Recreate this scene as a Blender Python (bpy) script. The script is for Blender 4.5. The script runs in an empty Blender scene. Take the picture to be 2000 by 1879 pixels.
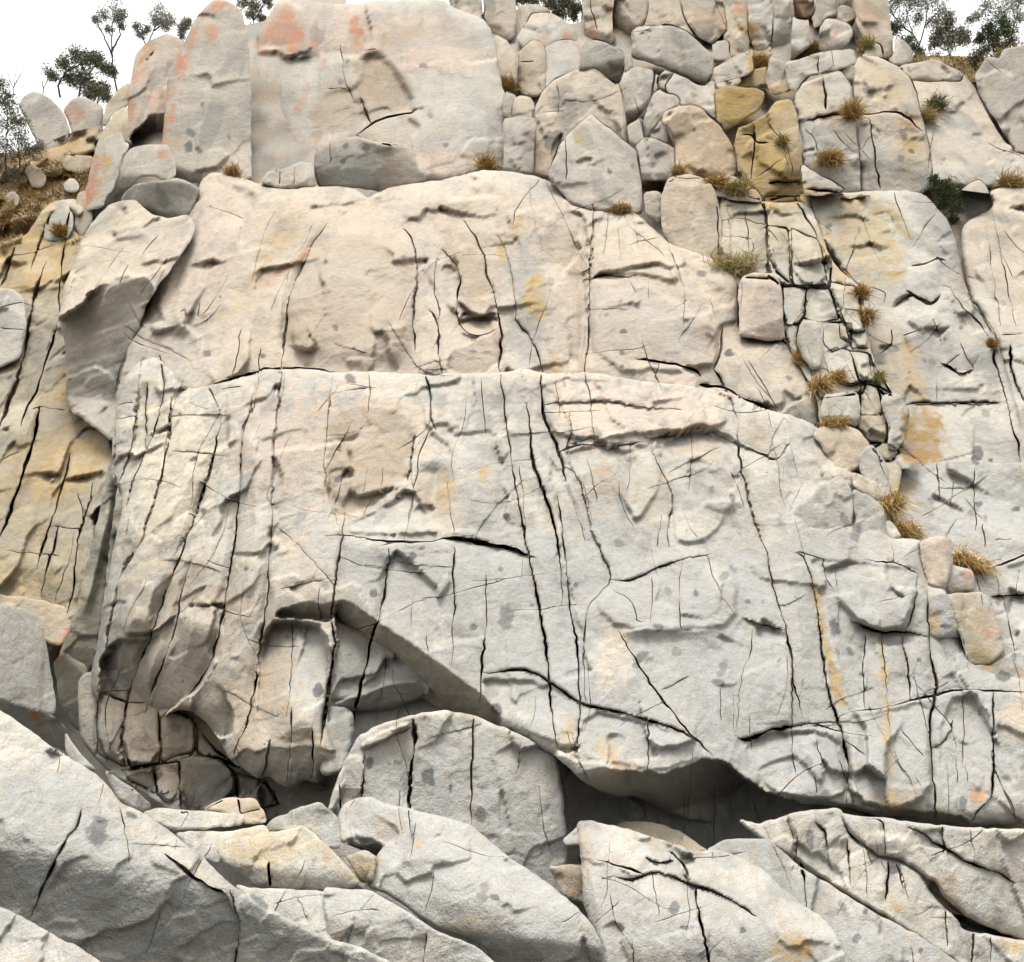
import bpy, math, random
import numpy as np
from mathutils import Vector, Matrix

# ------------------------------------------------------------------ camera, sky, sun, exposure
scene = bpy.context.scene
COL = scene.collection
F = 1700.0                      # focal length in photograph pixels (photograph 2000 x 1879)
PITCH = math.radians(24.0)
CAM = np.array([0.0, 0.0, 1.6])
cd = bpy.data.cameras.new('camera')
cd.sensor_fit = 'HORIZONTAL'
cd.sensor_width = 36.0
cd.lens = 36.0 * F / 2000.0
cd.clip_start = 0.05
cd.clip_end = 2000.0
cam = bpy.data.objects.new('camera', cd)
cam.location = CAM
cam.rotation_euler = (math.pi / 2 + PITCH, 0, 0)
COL.objects.link(cam)
scene.camera = cam

SUN_EL, SUN_AZ = 69.0, -14.0    # degrees; azimuth 0 = behind the camera, negative = from the left
world = bpy.data.worlds.new('World')
scene.world = world
world.use_nodes = True
wn = world.node_tree.nodes
wl = world.node_tree.links
sky = wn.new('ShaderNodeTexSky')
sky.sky_type = 'NISHITA'
sky.sun_disc = False
sky.sun_elevation = math.radians(SUN_EL)
sky.sun_rotation = math.radians(180 + SUN_AZ)
sky.air_density = 1.0
sky.dust_density = 4.0
sky.ozone_density = 1.0
hs = wn.new('ShaderNodeHueSaturation')
hs.inputs['Saturation'].default_value = 0.10
deck = wn.new('ShaderNodeMix')          # an even layer of bright cloud over the sky
deck.data_type = 'RGBA'
deck.inputs[0].default_value = 0.88
# standard overcast luminance: the zenith three times as bright as the horizon
tc = wn.new('ShaderNodeTexCoord')
sx = wn.new('ShaderNodeSeparateXYZ')
mr = wn.new('ShaderNodeMapRange')
mr.inputs['From Min'].default_value = 0.0
mr.inputs['From Max'].default_value = 1.0
mr.inputs['To Min'].default_value = 1.9
mr.inputs['To Max'].default_value = 5.7
wl.new(tc.outputs['Generated'], sx.inputs[0])
wl.new(sx.outputs['Z'], mr.inputs['Value'])
wl.new(mr.outputs['Result'], deck.inputs[7])
bg = wn['Background']
bg.inputs['Strength'].default_value = 0.15
wl.new(sky.outputs['Color'], hs.inputs['Color'])
wl.new(hs.outputs['Color'], deck.inputs[6])
wl.new(deck.outputs[2], bg.inputs['Color'])

sd_ = bpy.data.lights.new('sun', 'SUN')
sd_.energy = 1.5
sd_.angle = math.radians(24)
sd_.color = (1.0, 0.955, 0.895)
sun = bpy.data.objects.new('sun', sd_)
az, el = math.radians(SUN_AZ), math.radians(SUN_EL)
to_sun = Vector((math.sin(az) * math.cos(el), -math.cos(az) * math.cos(el), math.sin(el)))
sun.rotation_euler = to_sun.to_track_quat('Z', 'Y').to_euler()
COL.objects.link(sun)

scene.view_settings.view_transform = 'Standard'
scene.view_settings.look = 'None'
scene.view_settings.gamma = 1.0
scene.view_settings.exposure = 1.28
scene.view_settings.use_curve_mapping = False
scene.render.engine = 'CYCLES'
scene.cycles.max_bounces = 4
scene.cycles.diffuse_bounces = 1
scene.cycles.use_denoising = True
scene.cycles.use_adaptive_sampling = True
scene.cycles.adaptive_threshold = 0.03
scene.render.use_persistent_data = False

# ------------------------------------------------------------------ numeric helpers
CT, ST = math.cos(PITCH), math.sin(PITCH)


def rays(px, py):
    xc = (px - 1000.0) / F
    yc = (939.5 - py) / F
    return np.stack([xc, CT - yc * ST, ST + yc * CT], -1)


LEAN0 = math.radians(22.0)
N0 = np.array([0, -math.cos(LEAN0), math.sin(LEAN0)])
NP0 = float(N0 @ (np.array([0, 9.0, 0]) - CAM))


def dref(px, py):
    """distance along the optical axis to the mean plane of the cliff, which leans back 22 degrees"""
    return NP0 / np.minimum(rays(np.asarray(px, float), np.asarray(py, float)) @ N0, -0.2)


def world_pt(px, py, D):
    return CAM + rays(px, py) * np.asarray(D)[..., None]


def pts(s):
    return np.array([[float(v) for v in p.split(',')] for p in s.split()])


def resample(P, step, closed):
    if closed:
        P = np.vstack([P, P[:1]])
    seg = np.hypot(*np.diff(P, axis=0).T)
    t = np.concatenate([[0], np.cumsum(seg)])
    n = max(2, int(t[-1] / step))
    u = np.linspace(0, t[-1], n + 1)
    Q = np.stack([np.interp(u, t, P[:, 0]), np.interp(u, t, P[:, 1])], -1)
    return Q[:-1] if closed else Q


def chaikin(P, closed, k=.25, most=1e9):
    if closed:
        A, B = P, np.roll(P, -1, 0)
        L = np.hypot(*(B - A).T)[:, None] + 1e-9
        c = np.minimum(k, most / L)
        return np.stack([A + (B - A) * c, B - (B - A) * c], 1).reshape(-1, 2)
    A, B = P[:-1], P[1:]
    Q = np.stack([A * .75 + B * .25, A * .25 + B * .75], 1).reshape(-1, 2)
    return np.vstack([P[:1], Q[1:-1], P[-1:]])


def h3(ix, iy, iz, seed):
    n = (ix.astype(np.int64) * 73856093) ^ (iy.astype(np.int64) * 19349663) ^ (iz.astype(np.int64) * 83492791) ^ (seed * 2654435761)
    n = (n ^ (n >> 13)) * 1274126177
    n = n & 0x7fffffff
    n = (n ^ (n >> 16)) * 668265263 & 0x7fffffff
    return (n & 0xffffff) / float(0xffffff)


def vnoise(P, seed=0):
    I = np.floor(P)
    f = P - I
    f = f * f * f * (f * (f * 6 - 15) + 10)
    x, y, z = I[:, 0], I[:, 1], I[:, 2]
    r = 0
    for a in (0, 1):
        wx = f[:, 0] if a else 1 - f[:, 0]
        for b in (0, 1):
            wy = f[:, 1] if b else 1 - f[:, 1]
            for c in (0, 1):
                wz = f[:, 2] if c else 1 - f[:, 2]
                r = r + wx * wy * wz * h3(x + a, y + b, z + c, seed)
    return r * 2 - 1


def fbm(P, octv=4, seed=0, gain=0.5):
    r, a = 0, 1.0
    for i in range(octv):
        r = r + a * vnoise(P * (2.03 ** i) + 17.3 * i, seed + i)
        a *= gain
    return r


def worley2(P, seed=0):
    """squared distance to the nearest cell point"""
    I = np.floor(P)
    best = np.full(len(P), 9.0)
    for a in (-1, 0, 1):
        for b in (-1, 0, 1):
            for c in (-1, 0, 1):
                x, y, z = I[:, 0] + a, I[:, 1] + b, I[:, 2] + c
                d = ((x + h3(x, y, z, seed) - P[:, 0]) ** 2 + (y + h3(x, y, z, seed + 7) - P[:, 1]) ** 2 +
                     (z + h3(x, y, z, seed + 13) - P[:, 2]) ** 2)
                best = np.minimum(best, d)
    return best


def blocks(P, seed=0, grad=.2, stepv=.06):
    """broken-face relief: every cell of a blocky partition is a plane of its own tilt and level"""
    I = np.floor(P)
    best = np.full(len(P), 9.0)
    val = np.zeros(len(P))
    for a in (-1, 0, 1):
        for b in (-1, 0, 1):
            for c in (-1, 0, 1):
                x, y, z = I[:, 0] + a, I[:, 1] + b, I[:, 2] + c
                dx = P[:, 0] - x - .15 - .7 * h3(x, y, z, seed)
                dy = P[:, 1] - y - .15 - .7 * h3(x, y, z, seed + 7)
                dz = P[:, 2] - z - .15 - .7 * h3(x, y, z, seed + 13)
                d = np.maximum(np.maximum(np.abs(dx + .25 * dz), np.abs(dy)), np.abs(dz - .2 * dx))
                m = d < best
                best[m] = d[m]
                x, y, z, dx, dz = x[m], y[m], z[m], dx[m], dz[m]
                val[m] = grad * ((h3(x, y, z, seed + 21) * 2 - 1) * dx + (h3(x, y, z, seed + 31) * 2 - 1) * dz) + stepv * (h3(x, y, z, seed + 41) * 2 - 1)
    return val


def seg_dist(Q, A, B):
    """distance of points Q to segments A-B: distance, nearest point, signed side (right-hand side of travel in the picture > 0), parameter"""
    best = np.full(len(Q), 1e9)
    near = np.zeros_like(Q)
    side = np.zeros(len(Q))
    par = np.zeros(len(Q))
    n = len(A)
    for i in range(n):
        d = B[i] - A[i]
        L2 = d @ d + 1e-9
        t = np.clip(((Q - A[i]) @ d) / L2, 0, 1)
        N = A[i] + t[:, None] * d
        dist = np.hypot(*(Q - N).T)
        m = dist < best
        best[m] = dist[m]
        near[m] = N[m]
        s = ((Q[:, 1] - A[i][1]) * d[0] - (Q[:, 0] - A[i][0]) * d[1]) / math.sqrt(L2)
        side[m] = s[m]
        par[m] = (i + t[m]) / n
    return best, near, side, par


def in_poly(Q, P):
    ins = np.zeros(len(Q), bool)
    A, B = P, np.roll(P, -1, 0)
    for a, b in zip(A, B):
        c = (a[1] > Q[:, 1]) != (b[1] > Q[:, 1])
        if c.any():
            xi = (b[0] - a[0]) * (Q[:, 1] - a[1]) / (b[1] - a[1] + 1e-12) + a[0]
            ins ^= c & (Q[:, 0] < xi)
    return ins


def poly_sd(Q, P):
    d, near, _, _ = seg_dist(Q, P, np.roll(P, -1, 0))
    return np.where(in_poly(Q, P), d, -d), near


def sstep(x):
    x = np.clip(x, 0, 1)
    return x * x * (3 - 2 * x)

# ------------------------------------------------------------------ rock colours (real surface colours)
GREY = (.355, .35, .325)
BLUE = (.31, .315, .30)
WHITE = (.47, .455, .405)
CREAM = (.50, .435, .35)
PINK = (.54, .45, .375)
TAN = (.37, .30, .225)
BROWN = (.27, .205, .14)
OCHRE = (.42, .31, .155)
MUSTARD = (.33, .235, .09)
ORANGE = (.47, .235, .145)
RUST = (.42, .21, .09)
DARK = (.20, .205, .205)
VEIN = (.56, .52, .455)

# ------------------------------------------------------------------ joints and cracks of the cliff, in photograph pixels
# (points, width, depth, shoulder width, shoulder depth) in pixels of the place they are at
CR = []


def crack(s, w=3.2, d=16, sw=12, sdp=2.5):
    CR.append((s, w, d, sw, sdp))


def hair(s):
    CR.append((s, 1.7, 6, 8, 1.2))


def wide(s):
    CR.append((s, 7, 55, 18, 4))


# upper band of the buttress
crack('640,434 615,465 596,508 588,525 573,558 563,591 558,636 552,696 550,722', 4.2, 22, 24, 9)
crack('785,445 800,455 807,473 813,495 815,533 810,571 807,608 808,646 812,690', 3.6, 18, 14, 4)
crack('838,605 850,620 857,650 857,691 862,730', 4, 20, 16, 5)
hair('852,500 848,540 846,573 860,591 857,621')
crack('905,430 925,455 933,470 948,508 953,546 968,578 973,613 981,646 978,684 976,730', 3.8, 20, 20, 7)
crack('860,485 888,508 893,528 900,550 895,568 893,590')
crack('895,588 912,606 930,615 945,620 950,612 973,614', 3, 12, 10, 3)
hair('895,590 890,610 900,640 925,655 950,655 972,640')
crack('1160,402 1158,470 1152,520 1151,545 1151,608 1150,646 1148,696 1141,728', 4.4, 30, 20, 7)
crack('1151,545 1174,537 1216,540 1247,537', 3.2, 12, 14, 5)
hair('1150,606 1191,602 1226,606')
hair('1116,520 1141,540 1151,545')
hair('1060,345 1100,420 1120,470 1150,530')
crack('970,455 985,480 1000,535 1008,605 1010,634 1030,649 1048,684 1060,728', 3.4, 14, 14, 5)
hair('1302,470 1320,510 1332,558')
crack('1413,631 1410,676 1395,722')
crack('1239,700 1272,704 1289,707 1315,709 1360,722 1367,735', 4, 22, 14, 4)
wide('1362,752 1393,757 1403,754 1428,760 1448,779 1500,798')
hair('1289,707 1280,740')
hair('1060,345 1010,400 1000,440')
hair('1190,410 1185,450 1180,500')
hair('1215,405 1225,440 1262,468 1300,500')
crack('405,752 440,744 478,734 500,729 513,720 550,719 606,719 651,726', 4.5, 26, 18, 4)
hair('350,610 362,600 360,640')
hair('470,640 462,700 455,735')
hair('508,680 506,725')
hair('390,590 385,620')
# middle band
crack('832,732 837,759 842,785 841,822 850,840', 3.4, 14, 18, 6)
crack('812,847 802,885 797,940', 3, 10, 16, 6)
hair('640,775 641,820 633,898 636,940 633,998')
hair('641,772 676,762 720,756')
hair('543,744 533,780')
hair('505,734 500,780 490,810')
crack('1056,728 1058,792 1063,815 1083,858 1093,883 1098,910 1105,940', 4.4, 26, 18, 6)
crack('1020,785 1032,790 1036,870 1045,920 1055,940 1068,978 1080,1015 1088,1053 1096,1116 1098,1181', 4, 22, 14, 3)
crack('1088,965 1096,1003 1101,1066 1108,1116 1111,1166 1116,1209 1128,1255 1131,1353 1133,1375 1130,1430 1128,1490', 3.6, 18, 12, 3)
hair('1141,1255 1140,1330 1143,1376')
crack('1000,900 1005,940 1015,990 1025,1046 1033,1086 1040,1116 1050,1174 1063,1242 1073,1317 1075,1368 1081,1410 1088,1462', 3.8, 22, 10, 3)
wide('862,1050 888,1051 928,1056 966,1066 1000,1071 1033,1086 1050,1090')
crack('631,1046 666,1043 711,1051 754,1058 802,1058 837,1060 866,1051', 3.6, 16, 10, 2)
crack('1060,790 1123,786 1186,783 1226,792 1267,797 1330,800', 3.4, 14, 12, 3)
hair('1063,805 1120,804 1176,802')
crack('1093,883 1121,870 1143,868 1186,873 1226,868 1262,861', 3.6, 18, 14, 4)
wide('1257,850 1267,858 1302,847 1335,842 1365,832 1387,837 1413,850 1440,864')
crack('1440,864 1468,878 1500,893 1520,900 1545,860', 3.6, 18, 12, 4)
crack('1267,865 1279,893 1289,918 1302,940 1315,965 1315,990 1304,1033 1308,1071', 3.4, 14, 14, 5)
crack('1440,817 1442,860 1445,898 1453,940 1466,983 1473,1015 1491,1063 1500,1090 1505,1124 1515,1166 1530,1207 1540,1255 1546,1290 1548,1328 1563,1378 1572,1410 1580,1420', 3.6, 18, 12, 4)
hair('1206,940 1214,990 1239,1036')
hair('1293,1005 1282,1071')
hair('1138,940 1148,978 1157,1025 1153,1033')
crack('1098,910 1130,925 1153,1033 1171,1066 1186,1104 1195,1134 1175,1155 1151,1179 1143,1204 1141,1255 1136,1300', 3, 11, 16, 5)
hair('1121,978 1131,1015 1143,1058')
hair('1110,810 1118,840 1105,880')
# lower face
crack('1194,1131 1221,1136 1252,1124 1279,1111 1297,1106 1327,1093 1390,1081', 3, 11, 10, 3)
hair('1273,1126 1273,1192 1270,1227')
hair('1195,1150 1225,1165 1240,1190 1243,1215 1262,1212')
crack('1448,1204 1473,1217 1500,1224 1532,1230', 3, 12, 10, 3)
hair('1471,1217 1466,1267 1466,1290 1453,1300 1445,1348 1443,1373 1440,1410 1437,1440')
hair('1406,1343 1409,1410')
crack('1206,1232 1234,1277 1269,1333 1294,1368 1317,1393 1327,1409 1352,1437 1372,1457 1395,1478', 3.4, 15, 10, 2)
crack('945,1315 1000,1309 1020,1307 1048,1315 1073,1330 1101,1353 1133,1375 1176,1385 1219,1393 1252,1403 1277,1410 1317,1424 1347,1437 1372,1457', 4, 22, 12, 3)
hair('868,1299 915,1295')
hair('1264,1405 1268,1459 1264,1515')
crack('1555,1076 1573,1091 1583,1116 1593,1159 1598,1224 1608,1287 1616,1343 1626,1380 1636,1410 1646,1434 1653,1472 1657,1510 1651,1575', 3.8, 22, 14, 4)
hair('1608,1091 1608,1116 1626,1149')
hair('1555,1076 1606,1091')
crack('1686,1091 1726,1099 1747,1096 1772,1109 1792,1121', 3.6, 18, 12, 4)
hair('1739,1055 1747,1096')
crack('1792,1121 1792,1149 1784,1192 1769,1232', 3.2, 14, 12, 3)
crack('1661,1212 1709,1232 1724,1237 1752,1233 1789,1236 1815,1244', 3.6, 18, 16, 6)
crack('1812,1140 1813,1182 1815,1244 1815,1280 1822,1300 1830,1333 1825,1363 1817,1393 1816,1409 1818,1459 1823,1522 1827,1573 1830,1605', 3.8, 20, 12, 3)
crack('1636,1400 1660,1390 1709,1385 1734,1380 1777,1368 1825,1358 1862,1348 1893,1345 1923,1348 1960,1350 2012,1352', 3.6, 18, 14, 5)
hair('1880,1242 1893,1312')
wide('1438,1442 1453,1447 1478,1437 1500,1427 1543,1417 1546,1420')
crack('1546,1420 1583,1412 1606,1417 1636,1427 1676,1434 1709,1439', 3.6, 18, 12, 4)
hair('1546,1422 1548,1472 1553,1512')
hair('1593,1447 1598,1464 1608,1492')
hair('1593,1517 1596,1550')
crack('1940,1350 1940,1434 1942,1484 1938,1522 1938,1560 1928,1565 1890,1612', 3.4, 16, 12, 3)
crack('1862,1405 1850,1447 1820,1462')
hair('1870,1480 1868,1530')
hair('1885,1490 1890,1530')
hair('1760,1425 1805,1480')
hair('1650,1445 1690,1475')
hair('1655,1515 1672,1530 1681,1560')
crack('888,1066 885,1104 885,1154 889,1172 885,1214', 3, 10, 8, 2)
hair('872,940 880,1000 888,1045')
crack('760,1070 760,1088 754,1129 747,1179 739,1212 724,1249 719,1282 701,1355 686,1420', 4.2, 26, 14, 3)
crack('674,1000 669,1046 661,1091 653,1149 646,1212', 3.6, 18, 12, 3)
wide('646,1212 656,1242 651,1292 638,1368 632,1415 625,1460')
crack('530,990 533,1015 525,1091 523,1166 515,1212 505,1280 500,1330 491,1368 483,1410 470,1440 455,1478', 4.2, 28, 14, 3)
hair('528,940 522,970 530,990 545,980')
hair('832,1242 837,1275')
crack('948,1237 940,1317 938,1375', 3.4, 16, 10, 2)
hair('538,1028 573,1053 608,1091 636,1121 653,1144 666,1161')
hair('548,1151 601,1139 633,1131')
hair('708,1103 742,1105 754,1115')
hair('570,1205 572,1290 560,1400')
# long joints running through the bands
crack('551,716 545,760 536,850 531,940 530,992')
hair('651,724 645,775 640,822 634,900 636,940 650,1000 668,1046')
hair('841,822 838,850 820,880 812,940 800,1000 790,1058')
crack('976,726 985,790 992,850 1001,905', 2.6, 12, 12, 3)
hair('1141,728 1150,760 1155,800 1160,868')
crack('1395,722 1420,760 1440,817')
crack('405,752 420,780 433,812', 4, 24, 14, 4)
crack('335,770 332,815 330,860')
hair('885,1214 884,1262 880,1310')
hair('948,1120 950,1180 948,1237')
crack('1546,1290 1548,1360 1546,1420')
hair('1720,1237 1728,1300 1734,1380 1738,1440')
hair('1380,1081 1400,1150 1440,1205')
hair('1333,1095 1325,1160 1330,1232')
crack('570,1380 566,1470 558,1540')
crack('610,1420 612,1480 606,1536')
crack('530,1440 520,1490 510,1525')
hair('1230,870 1232,910 1225,960')
hair('1350,845 1352,900 1345,960')
hair('940,735 944,790 950,850')
hair('720,730 722,770 718,810')
crack('1690,1240 1684,1310 1690,1386', 2.6, 12, 12, 3)
crack('1760,1236 1772,1300 1778,1366', 2.6, 12, 12, 3)
hair('1880,1350 1884,1430 1880,1500')
hair('1905,910 1900,960 1908,1040')
hair('1830,905 1836,980')
# left columns
crack('330,860 320,910 312,940 302,978 287,1015 272,1066 262,1078', 3.4, 16, 12, 3)
wide('272,1060 258,1085 246,1105 234,1129')
crack('234,1129 224,1166 216,1212 209,1255 196,1317 190,1350', 4, 24, 12, 3)
crack('433,812 423,860 413,903 403,940 393,978 370,1036 347,1101 322,1161 304,1217 284,1267 264,1317 252,1348 244,1385 240,1420', 5, 36, 18, 5)
crack('498,750 486,810 473,842 471,940 463,990 462,1041 453,1091 443,1154 438,1192 423,1255 403,1317 357,1368', 4.2, 26, 14, 4)
crack('372,1091 352,1166 347,1217 327,1275 297,1343 284,1393', 4, 24, 12, 3)
crack('274,709 269,772 262,835 254,885 234,940', 4, 24, 12, 3)
crack('312,691 322,747 315,797 299,847 279,898 257,940 246,1000', 4, 26, 12, 3)
crack('287,747 284,797 287,835 284,885', 3, 12, 6, 1)
hair('277,705 272,740')
hair('225,790 260,785')
hair('225,820 262,812')
hair('217,870 252,860')
crack('229,822 224,873 221,910 226,945 238,965')
hair('327,815 352,810 403,810 440,810 468,802')
hair('430,760 470,755')
hair('250,1010 247,1050')
hair('335,880 400,885 445,890')
# left gully wall
crack('91,508 75,553 58,621 53,664 40,722 30,752 13,797 -5,845', 5, 34, 14, 4)
crack('113,634 96,684 83,722 70,767 50,797 40,835')
crack('78,795 70,847 55,898 38,940 28,978 15,1015 -5,1055', 5, 30, 14, 4)
crack('30,480 20,520 0,560', 4, 20, 12, 3)
crack('100,410 80,470 60,530')
crack('140,400 130,450 120,520 113,634')
hair('20,500 60,495 100,480')
hair('0,600 40,590 70,600')
crack('136,885 126,940 108,998 96,1028 81,1078 70,1116', 4, 24, 12, 3)
crack('116,1023 101,1086 88,1121 78,1170')
hair('146,1041 138,1091 118,1141 108,1180')
crack('181,940 176,985 148,1066 146,1141 133,1200')
hair('0,1075 60,1080 120,1085')
hair('0,640 50,645')
hair('60,800 75,795 130,800')
hair('100,1028 160,1032')
hair('150,960 165,1000 160,1040')
hair('0,900 40,880')
# right wall
crack('1580,385 1586,408 1608,470 1626,503 1641,520 1674,551 1690,580')
hair('1600,470 1626,520')
wide('1742,603 1752,588 1777,578 1785,577')
wide('1769,566 1789,578 1812,593 1827,593 1835,578')
crack('1777,518 1794,519 1815,513 1830,503 1850,509', 3.4, 14, 10, 3)
wide('1837,708 1857,717 1877,732 1900,724')
crack('1837,558 1852,558 1862,573 1880,600 1905,622 1935,660 1950,690', 3.4, 16, 12, 4)
crack('1890,571 1900,596 1915,611 1933,634 1948,659 1938,696 1953,734 1966,785 1978,835 1991,873 1993,915', 4.2, 26, 16, 5)
crack('1971,671 1976,722 1986,754 2005,790', 4, 22, 12, 3)
hair('1830,734 1830,785')
crack('1767,790 1827,786 1903,787 1963,786', 3.2, 12, 8, 2)
crack('1762,656 1792,646', 3.2, 12, 8, 2)
hair('1862,940 1855,1003')
hair('1918,1023 1925,1053 1925,1070')
crack('1905,1125 1918,1114 1948,1106 1971,1096 2010,1080', 3.6, 18, 10, 3)
crack('1933,1164 1966,1166 2010,1161', 3.6, 18, 10, 3)
hair('1945,1112 1953,1149 1948,1166')
hair('1990,1110 1985,1160')
hair('1945,1055 1975,1052')
hair('1725,600 1735,570 1700,560')
hair('1815,375 1855,395 1850,398 1780,393')
hair('1745,372 1760,420 1780,470')
hair('1740,640 1745,670 1720,690')
hair('1960,1166 1975,1240 1985,1290')
hair('1930,380 1960,520 1985,640')
hair('1925,440 1940,540 1955,640')
hair('1955,655 2005,650')
crack('1570,370 1610,372 1650,380')
# centre and right boulders
crack('925,1398 922,1500 920,1618', 3.6, 24, 6, 1)
crack('808,1405 811,1450 803,1500 800,1540 800,1585', 6, 22, 10, 3)
crack('712,1470 711,1520 706,1560', 3.4, 16, 8, 2)
hair('707,1468 760,1440 805,1420')
crack('662,1532 664,1570 668,1590', 3.4, 14, 8, 2)
crack('1201,1711 1226,1720 1252,1713 1277,1702 1315,1711 1352,1729 1403,1744 1440,1766 1478,1791', 4, 18, 12, 4)
crack('1360,1731 1362,1774 1375,1824 1385,1890', 4.4, 24, 12, 3)
crack('1259,1673 1282,1688 1317,1681', 4, 16, 10, 3)
crack('1307,1663 1330,1681 1345,1711', 3.4, 12, 8, 3)
crack('1161,1678 1201,1688 1257,1706', 3.4, 12, 8, 3)
hair('1173,1716 1201,1711')
hair('1272,1700 1280,1750 1288,1790')
hair('1190,1745 1200,1800 1240,1860')
crack('160,1575 158,1600 140,1625 120,1655 105,1690 90,1720 75,1755 60,1795', 5, 34, 12, 3)
crack('320,1665 350,1690 375,1710 400,1728 440,1745', 5, 24, 8, 2)
crack('448,1735 460,1775 470,1815 462,1860 455,1900', 3.6, 16, 12, 4)
hair('234,1575 245,1625 255,1690')
hair('115,1470 118,1495 110,1510')
crack('525,1682 527,1732', 4, 20, 8, 2)
crack('832,1822 825,1900', 4, 20, 8, 2)
hair('650,1790 700,1775 745,1778')
hair('580,1750 602,1800')
hair('532,1765 600,1748 645,1748')
crack('1562,1675 1572,1720 1576,1785', 4, 20, 8, 2)
crack('1690,1598 1725,1600 1728,1635 1730,1668', 4, 20, 10, 3)
crack('1840,1612 1845,1650 1840,1665')
crack('1770,1615 1800,1625 1830,1650 1850,1660 1880,1680 1905,1690 1940,1700 1985,1725', 4, 20, 12, 4)
hair('1895,1620 1905,1690')
hair('1540,1590 1545,1630 1560,1680')
crack('1590,1600 1612,1625 1615,1660 1625,1705', 3, 10, 12, 4)
crack('1655,1640 1658,1700 1662,1730', 3, 10, 12, 4)
hair('1685,1640 1705,1690')
crack('1735,1670 1735,1720 1730,1760', 3, 10, 14, 4)
crack('1845,1760 1848,1810 1852,1850', 3.6, 18, 10, 3)
crack('1903,1795 1900,1840 1895,1895', 3.6, 18, 10, 3)
hair('1815,1793 1880,1788')
hair('1935,1815 1935,1880')
# upper right columns
crack('1570,238 1600,228 1650,219', 3.4, 14, 10, 3)
crack('1608,152 1612,190 1615,215')
crack('1676,224 1700,222 1740,216 1770,225 1803,258', 3.6, 16, 12, 4)
crack('1700,228 1704,265 1709,310 1720,372', 3.6, 18, 12, 4)
hair('1704,265 1690,275 1682,290')
hair('1572,250 1590,270 1598,300')
hair('1630,255 1650,285 1673,300')
crack('1598,108 1600,140')
hair('1625,100 1628,135')
crack('1450,262 1470,260 1475,280 1500,278', 3.6, 16, 10, 3)
crack('1470,240 1475,262 1470,330 1462,360', 3.6, 16, 10, 3)
hair('1500,240 1530,280 1540,340')
crack('1500,358 1530,354 1575,358', 3.8, 20, 10, 3)
crack('1500,390 1540,383 1573,383', 3.8, 20, 10, 3)
crack('1550,382 1575,423 1600,470', 3.2, 12, 10, 3)
hair('1520,250 1545,300 1548,350')
hair('1420,395 1425,440 1430,490')
hair('1455,400 1460,450 1465,500')
hair('1403,430 1445,425 1497,440')
hair('1410,460 1470,465')
hair('1470,470 1480,520')
hair('1545,470 1540,556')
hair('1510,480 1515,525')
# big boulder
hair('665,85 668,120 675,160 690,200 708,210')
crack('705,190 712,215 722,240', 3.4, 12, 6, 1)
crack('696,265 722,243 752,228 800,223 818,212', 3.8, 16, 8, 2)
crack('696,265 722,275 760,283 780,282', 3.4, 12, 8, 2)
hair('705,98 737,95')
hair('641,174 670,172 680,178')
hair('645,275 645,320')
hair('548,327 545,362')
hair('576,320 574,362')
hair('1150,-5 1165,60')
hair('1263,40 1256,52')
hair('1013,121 1045,119')
hair('1088,165 1092,195 1090,222')
hair('1106,265 1105,310 1108,355')
hair('1395,-5 1420,60')

# ------------------------------------------------------------------ overhanging lips: (points, depth px, reach px); the right-hand side of the line falls back
LEDGE = []


def ledge(s, h, L):
    LEDGE.append((s, h, L))


ledge('862,1050 888,1051 928,1056 966,1066 1000,1071 1033,1086 1050,1092', 26, 70)
ledge('631,1046 666,1043 711,1051 754,1058 802,1058', 7, 26)
ledge('1257,850 1267,858 1302,847 1335,842 1365,832 1387,837 1413,850 1440,864 1468,878 1500,893', 20, 60)
ledge('895,588 912,606 930,615 945,620', 12, 30)
ledge('1060,790 1123,786 1186,783 1226,792', 6, 25)
ledge('1239,700 1272,704 1315,709 1360,722', 8, 26)
ledge('1686,1091 1726,1099 1747,1096 1772,1109 1792,1121', 8, 30)
ledge('1661,1212 1709,1232 1724,1237 1752,1233 1789,1236', 10, 34)
ledge('1769,566 1789,578 1812,593 1827,593', 16, 34)
ledge('1742,603 1752,588 1777,578', 16, 40)
ledge('1837,708 1857,717 1877,732 1900,724', 18, 30)
ledge('1742,862 1765,850 1755,838', 10, 25)
ledge('1740,1145 1752,1158 1770,1168', 16, 22)
ledge('1123,318 1142,308 1160,312', 10, 26)
ledge('470,1815 440,1745 400,1728 375,1710 320,1665', -14, 30)
ledge('600,640 608,660 622,678', 8, 18)
ledge('560,675 590,680 610,686 622,676', 10, 22)
ledge('450,1080 490,1082 520,1076', 14, 24)
ledge('660,760 700,752', 4, 20)
ledge('696,265 722,275 760,283 780,282', -8, 22)
ledge('1210,1236 1260,1226 1340,1232 1400,1230', -7, 40)
ledge('800,215 820,212 830,210', 6, 20)
ledge('1700,420 1735,412 1750,440', 5, 30)
ledge('1438,1442 1453,1447 1478,1437 1500,1427 1543,1417 1583,1412 1636,1427', 12, 34)
ledge('240,1238 300,1236 345,1200', 26, 60)
ledge('365,1180 400,1182 438,1178', 26, 80)
ledge('325,812 403,810 440,810', 4, 30)

# ------------------------------------------------------------------ soft swellings and hollows: (x, y, rx, ry, angle, height px); height > 0 stands proud
BUMP = []


def bump(*a):
    BUMP.append(a[:5] + (a[5] * .55,))


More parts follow.
